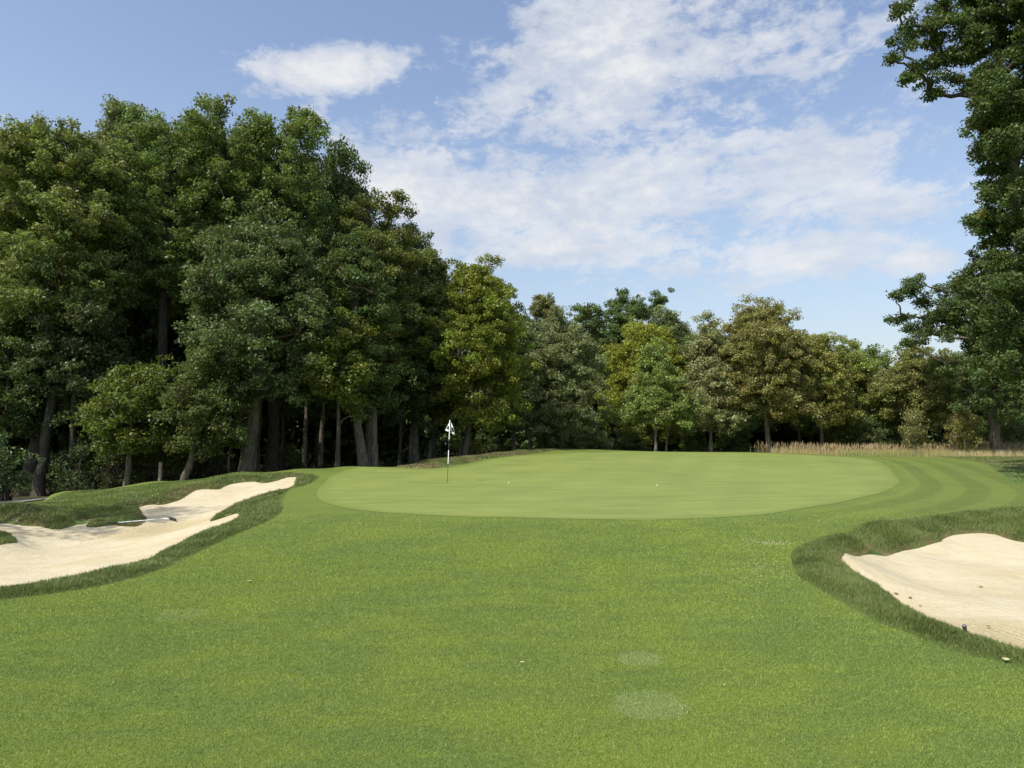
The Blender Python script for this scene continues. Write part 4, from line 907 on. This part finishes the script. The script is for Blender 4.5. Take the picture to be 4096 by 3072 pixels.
# the far mass of the wood
def far_wood():
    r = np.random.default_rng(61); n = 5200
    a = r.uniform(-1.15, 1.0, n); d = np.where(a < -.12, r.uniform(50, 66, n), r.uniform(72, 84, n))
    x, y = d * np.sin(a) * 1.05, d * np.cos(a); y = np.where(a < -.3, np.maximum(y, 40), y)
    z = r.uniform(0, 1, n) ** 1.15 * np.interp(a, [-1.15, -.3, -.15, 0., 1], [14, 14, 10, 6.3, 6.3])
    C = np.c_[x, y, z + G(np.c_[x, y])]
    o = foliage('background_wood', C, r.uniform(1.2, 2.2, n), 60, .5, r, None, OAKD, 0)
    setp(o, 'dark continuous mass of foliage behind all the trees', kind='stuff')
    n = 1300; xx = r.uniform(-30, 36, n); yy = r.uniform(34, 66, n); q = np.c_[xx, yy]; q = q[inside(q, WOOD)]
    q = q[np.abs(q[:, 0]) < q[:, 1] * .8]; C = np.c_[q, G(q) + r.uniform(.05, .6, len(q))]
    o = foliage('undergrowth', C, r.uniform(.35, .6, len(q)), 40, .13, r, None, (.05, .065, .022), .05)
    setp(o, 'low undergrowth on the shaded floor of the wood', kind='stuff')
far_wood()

# ------------------------------------------------------------------ flagstick
WHITE = plain('white_paint', (.80, .80, .78), .35); BLACK = plain('black_paint', (.015, .015, .017), .35)
def flagstick():
    b = P(447.3, 482.8, 24.7); b[2] = G([b[:2]])[0] + .012
    root = empty('golf_flagstick', tuple(b)); root.rotation_euler = (0, R(2.0), 0)
    H = 2.14
    for f0, f1, m, rad in ((0, .30, BLACK, .009), (.30, .52, WHITE, .0115), (.52, .695, BLACK, .0115), (.695, 1., WHITE, .0115)):
        T = Tubes(); T.tube([(0, 0, H * f0), (0, 0, H * f1)], [rad, rad], 12); T.build('pole_section', m, root, False)
    T = Tubes(); T.tube([(0, 0, H), (0, 0, H + .012), (0, 0, H + .02)], [.014, .012, .004], 12); T.build('pole_cap', WHITE, root)
    m, nt, bs, out = material('checked_cloth')
    uvn = nt.add('ShaderNodeAttribute', attribute_name='fs').outputs['Fac']; uvt = nt.add('ShaderNodeAttribute', attribute_name='ft').outputs['Fac']
    ck = nt.add('ShaderNodeTexChecker'); cmb = nt.add('ShaderNodeCombineXYZ'); nt.link(nt.m('ADD', nt.m('MULTIPLY', uvn, 3.0), .5), cmb.inputs[0]); nt.link(nt.m('MULTIPLY', uvt, 3.0), cmb.inputs[1]); cmb.inputs[2].default_value = .5
    nt.link(cmb.outputs[0], ck.inputs[0]); ck.inputs['Scale'].default_value = 1
    e = nt.m('MINIMUM', nt.m('MINIMUM', uvt, nt.m('SUBTRACT', 1, uvt)), nt.m('SUBTRACT', 1, uvn))
    f = nt.m('MAXIMUM', ck.outputs['Fac'], nt.m('LESS_THAN', e, .04))
    nt.link(nt.mix(f, (.008, .008, .01), (.78, .78, .76)), bs.inputs['Base Color']); bs.inputs['Roughness'].default_value = .7
    tr = nt.add('ShaderNodeBsdfTranslucent'); tr.inputs[0].default_value = (.7, .7, .7, 1)
    ns, ntt = 16, 28; V = []; fs = []; ft = []
    L = np.array([-.155, -.345]); Rr = np.array([.195, -.50])
    for i in range(ns):
        s = i / (ns - 1)
        for j in range(ntt):
            t = j / (ntt - 1)
            edge = (1 - t) * L + t * Rr; edge = edge + np.array([.02, .0]) * math.sin(math.pi * t)
            p = s * edge + np.array([.012, 0]) * (1 - s)
            if t > .8: p[0] += .03 * (t - .8) / .2 * math.sin(math.pi * s)
            V.append((p[0], .03 + s * (.055 * math.sin(5.2 * t * 2 + 1.0 + s)), H - .005 + p[1])); fs.append(s); ft.append(t)
    F = [(i * ntt + j, i * ntt + j + 1, (i + 1) * ntt + j + 1, (i + 1) * ntt + j) for i in range(ns - 1) for j in range(ntt - 1)]
    o = mesh_np('flag', V, F, m, root, True, dict(fs=fs, ft=ft)); md = o.modifiers.new('cloth', 'SOLIDIFY'); md.thickness = .003
    # cup rim
    T = Tubes(); a = np.linspace(0, 2 * math.pi, 25); T.tube(np.c_[.054 * np.cos(a), .054 * np.sin(a), 0 * a + .002], np.full(25, .002), 6, False); T.build('cup_rim', BLACK, root)
    setp(root, 'golf flagstick with limp black and white checked flag on the green', 'flagstick')
flagstick()

# ------------------------------------------------------------------ small things
def ball(u, v, name, label, group='golf balls on the green'):
    p = PZ(u, v, .0)
    for _ in range(12): p = PZ(u, v, G([p[:2]])[0] + .03)
    import bmesh
    bm = bmesh.new(); bmesh.ops.create_icosphere(bm, subdivisions=4, radius=.0214)
    for vv in bm.verts:
        n = vv.co.normalized(); k = math.sin(n.x * 26) * math.sin(n.y * 26) * math.sin(n.z * 26 + 1); vv.co -= n * .0006 * max(0, k)
    me = bpy.data.meshes.new(name); bm.to_mesh(me); bm.free(); me.materials.append(WHITE)
    for q_ in me.polygons: q_.use_smooth = True
    o = bpy.data.objects.new(name, me); COL.objects.link(o); o.location = (p[0], p[1], G([p[:2]])[0] + .012 + .0205)
    setp(o, label, 'golf ball', group)
ball(657, 485.4, 'golf_ball', 'white golf ball on the right half of the green')
ball(508.7, 482.6, 'golf_ball', 'white golf ball right of the flag shadow')

RAKE_BLUE = plain('pale_shaft', (.50, .58, .60), .35, .3); RUBBER = plain('black_plastic', (.022, .023, .026), .5); GREY = plain('grey_cap', (.16, .165, .18), .5)
def rake(loc, rz, tilt, label, L=1.75, roll=0.):
    root = empty('bunker_rake', loc)
    root.rotation_euler = (0, tilt, rz)
    T = Tubes(); T.tube([(0, 0, 0), (L * .84, 0, 0)], [.0105, .0105], 10); T.build('handle', RAKE_BLUE, root)
    T = Tubes(); T.tube([(L * .84, 0, 0), (L * .85, 0, 0), (L * .985, 0, 0), (L, 0, 0)], [.0145, .0165, .0165, .015], 12); T.build('grip', RUBBER, root)
    T = Tubes(); T.tube([(L, 0, 0), (L + .006, 0, 0)], [.0125, .010], 12); T.build('grip_cap', GREY, root)
    T = Tubes(); n = 9; yy = np.linspace(-.23, .23, n)
    T.tube(np.c_[-.03 + .045 * (yy / .23) ** 2, yy, 0 * yy], np.r_[.012, np.full(n - 2, .022), .012], 8)
    for y_ in np.linspace(-.21, .21, 12): T.tube([(-.03, y_, 0), (-.035, y_, -.05), (-.04, y_, -.075)], [.007, .006, .003], 6)
    T.tube([(-.03, 0, 0), (.07, 0, 0)], [.02, .016], 8)
    T.build('rake_head', RUBBER, root)
    setp(root, label, 'rake', 'bunker rakes')
# left rake: head in the sand, handle over the grass point
hp = P(171.5, 519.5, 18.9); hp[2] = SL([hp[:2]])[0] + .075
tp = P(141, 519.3, 18.35); gz = G([tp[:2]])[0] + .06
d = np.array([tp[0] - hp[0], tp[1] - hp[1]]); L_ = 1.55; ang = math.atan2(d[1], d[0]); tilt = -math.asin(np.clip((max(gz, hp[2]) - hp[2]) / np.hypot(*d), -.3, .3))
rake(tuple(hp), ang, tilt, 'rake lying in the left bunker with its pale handle on the grass', L_)
# right rake: grip end propped on the near lip, pointing at the viewer
ge = P(964.3, 625.6, 5.98); he = P(967, 640, 6.75)[:2]; hz = SR([he])[0] + .075
d = ge[:2] - he; L_ = math.hypot(np.hypot(*d), ge[2] - hz)
rake((he[0], he[1], hz), math.atan2(d[1], d[0]), -math.asin((ge[2] - hz) / L_), 'rake in the right bunker, only its black grip showing over the lip', L_)

def leaf_mesh(seed, ln=.055):
    r = np.random.default_rng(seed); n = 9; t = np.linspace(0, 1, n); w = ln * .33 * np.sin(math.pi * np.clip(t * .95 + .03, 0, 1)) * (1 + .18 * np.sin(t * 21))
    up = .35 * ln * (t - .5) ** 2
    c = np.c_[(t - .5) * ln, 0 * t, .004 + up]; l = np.c_[(t - .5) * ln, w, .006 + up + w * .45]; rr = np.c_[(t - .5) * ln, -w, .006 + up + w * .35]
    V = np.concatenate([l, c, rr, l - [0, 0, .0006], c - [0, 0, .0006], rr - [0, 0, .0006]])
    F = []
    for b in (0, 3 * n):
        for i in range(n - 1): F += [(b + i, b + i + 1, b + n + i + 1, b + n + i), (b + n + i, b + n + i + 1, b + 2 * n + i + 1, b + 2 * n + i)]
    return V, np.array(F)
DRY = plain('dry_leaf', (.23, .115, .05), .7); STRAW = plain('straw_leaf', (.50, .44, .24), .7)
def fallen(u, v, kind, lab, mat, S=None, sz=.06):
    p = PZ(u, v, -.3 if kind == 'r' else 0.)
    f = (lambda q: SR([q])[0]) if kind == 'r' else (lambda q: G([q])[0])
    for _ in range(20): p = .5 * p + .5 * PZ(u, v, f(p[:2]) + .01)
    V, F = leaf_mesh(int(u * 7 + v), sz)
    o = mesh_np('fallen_leaf', V, F, mat, smooth=True); o.location = (p[0], p[1], f(p[:2]) + .012); o.rotation_euler = (0, 0, u * 1.3)
    setp(o, lab, 'leaf', 'fallen leaves')
for u, v, k_, lab, mt, sz in ((896, 594, 'r', 'brown leaf in the right bunker near its left lip', DRY, .06), (910, 598, 'r', 'brown leaf in the right bunker, second from its left lip', DRY, .06), (988.5, 627, 'r', 'reddish brown leaf in the right bunker beside the rake grip', DRY, .055),
    (981, 587.5, 'r', 'dark leaf in the middle of the right bunker', DRY, .06), (920, 606, 'r', 'small brown leaf low in the right bunker', DRY, .04), (817, 556, 'g', 'pale leaf on the grass lip left of the right bunker', STRAW, .06), (868.5, 603.5, 'g', 'pale leaf on the long grass below the right bunker', STRAW, .06),
    (1006, 661, 'g', 'straw coloured leaf in the grass at the right edge', STRAW, .07), (522, 663.5, 'g', 'pale narrow leaf on the near fairway', STRAW, .035), (249.5, 582, 'g', 'yellowish leaf on the fairway below the left bunker', STRAW, .07)):
    fallen(u, v, k_, lab, mt, sz=sz)

def specks(name, pts, size, mat, label):
    r = np.random.default_rng(5); V = []; F = []
    for p in pts:
        b = len(V); s = size * r.uniform(.5, 1.3)
        base = [(1, 0, 0), (-.5, .87, 0), (-.5, -.87, 0), (0, 0, .9)]; a = r.uniform(0, 6.28); ca, sa = math.cos(a), math.sin(a)
        V += [(p[0] + s * (x * ca - y * sa), p[1] + s * (x * sa + y * ca), p[2] + s * z) for x, y, z in base]; F += [(b, b + 1, b + 3), (b + 1, b + 2, b + 3), (b + 2, b, b + 3), (b, b + 2, b + 1)]
    o = mesh_np(name, V, np.array(F), mat); setp(o, label, kind='stuff')
SANDW = plain('sand_grains', (.72, .66, .50), .9)
r = np.random.default_rng(71); pts = []
for (u, v, su, sv, n) in ((776, 544, 12, 1.5, 90), (823, 544.6, 14, 1.2, 110), (818, 539, 14, 1.5, 40), (757, 541, 15, 2.5, 50), (745, 546, 20, 5, 50), (775, 570, 25, 8, 110), (760, 585, 30, 10, 60), (812, 560, 10, 8, 20), (700, 600, 90, 40, 14), (300, 600, 120, 50, 12)):
    for _ in range(n):
        p = PZ(r.normal(u, su), max(500, r.normal(v, sv)), .0)
        if inside([p[:2]], ROUGH_R)[0] or inside([p[:2]], GREEN)[0]: continue
        pts.append((p[0], p[1], GZ(p[None, :2])[0] + .012))
specks('scattered_sand', pts, .0065, SANDW, 'pale sand grains scattered over the fairway')
# stones and crumbs of sand along the crumbling lips
pts = []
for (u, v, Y, su, sY, n) in ((413, 468.3, 31.2, 6, .3, 60), (445, 466, 32.4, 18, .3, 70), (482, 461.5, 35.4, 14, .3, 30)):
    for _ in range(n):
        p = P(r.normal(u, su), v, r.normal(Y, sY)); 
        if inside([p[:2]], ROUGH_B)[0]: pts.append((p[0], p[1], GZ(p[None, :2])[0] + .02))
i_ = 0
for (u, v, Y, su, sY, n) in ((130, 508, 21.5, 6, .2, 30), (150, 503, 22.2, 9, .2, 30), (172, 500, 22.9, 8, .2, 24), (20, 521, 18.5, 14, .2, 60), (85, 521, 18.9, 5, .25, 30), (262, 481.5, 26.5, 12, .2, 30), (282, 477, 27.5, 6, .2, 20), (228, 517, 16.9, 3, .2, 25)):
    for _ in range(n):
        p = P(r.normal(u, su), v, r.normal(Y, sY))
        if inside([p[:2]], ROUGH_L)[0] and not inside([p[:2]], PL)[0]: pts.append((p[0], p[1], GZ(p[None, :2])[0] + .02))
specks('sand_crumbs', pts, .022, SANDW, 'pale crumbs of sand and stone on the broken bunker lips')

# wooden marker posts at the wood edge
POST = bark_material('weathered_wood', (.17, .14, .10), (.30, .26, .19))
for u, Y, vt, rr_, lab in ((161, 30.6, 462, .085, 'short round wooden post above the left mound'), (460, 44, 446, .06, 'small wooden post behind the bank right of the flag'), (530, 50, 432, .12, 'dark squat post in the wood right of the pale trunk')):
    x = P(u, 450, Y)[0]; zz = G([[x, Y]])[0] - .1; Hh = P(u, vt, Y)[2] - zz
    T = Tubes(); rn = np.random.default_rng(int(u)); T.tube([(0, 0, 0), (0, 0, Hh * .5), (.01, 0, Hh - .03), (.01, 0, Hh)], [rr_, rr_ * .97, rr_ * .95, rr_ * .8], 12, True, .03, rn)
    o = T.build('wooden_post', POST); o.location = (x, Y, zz); setp(o, lab, 'post')
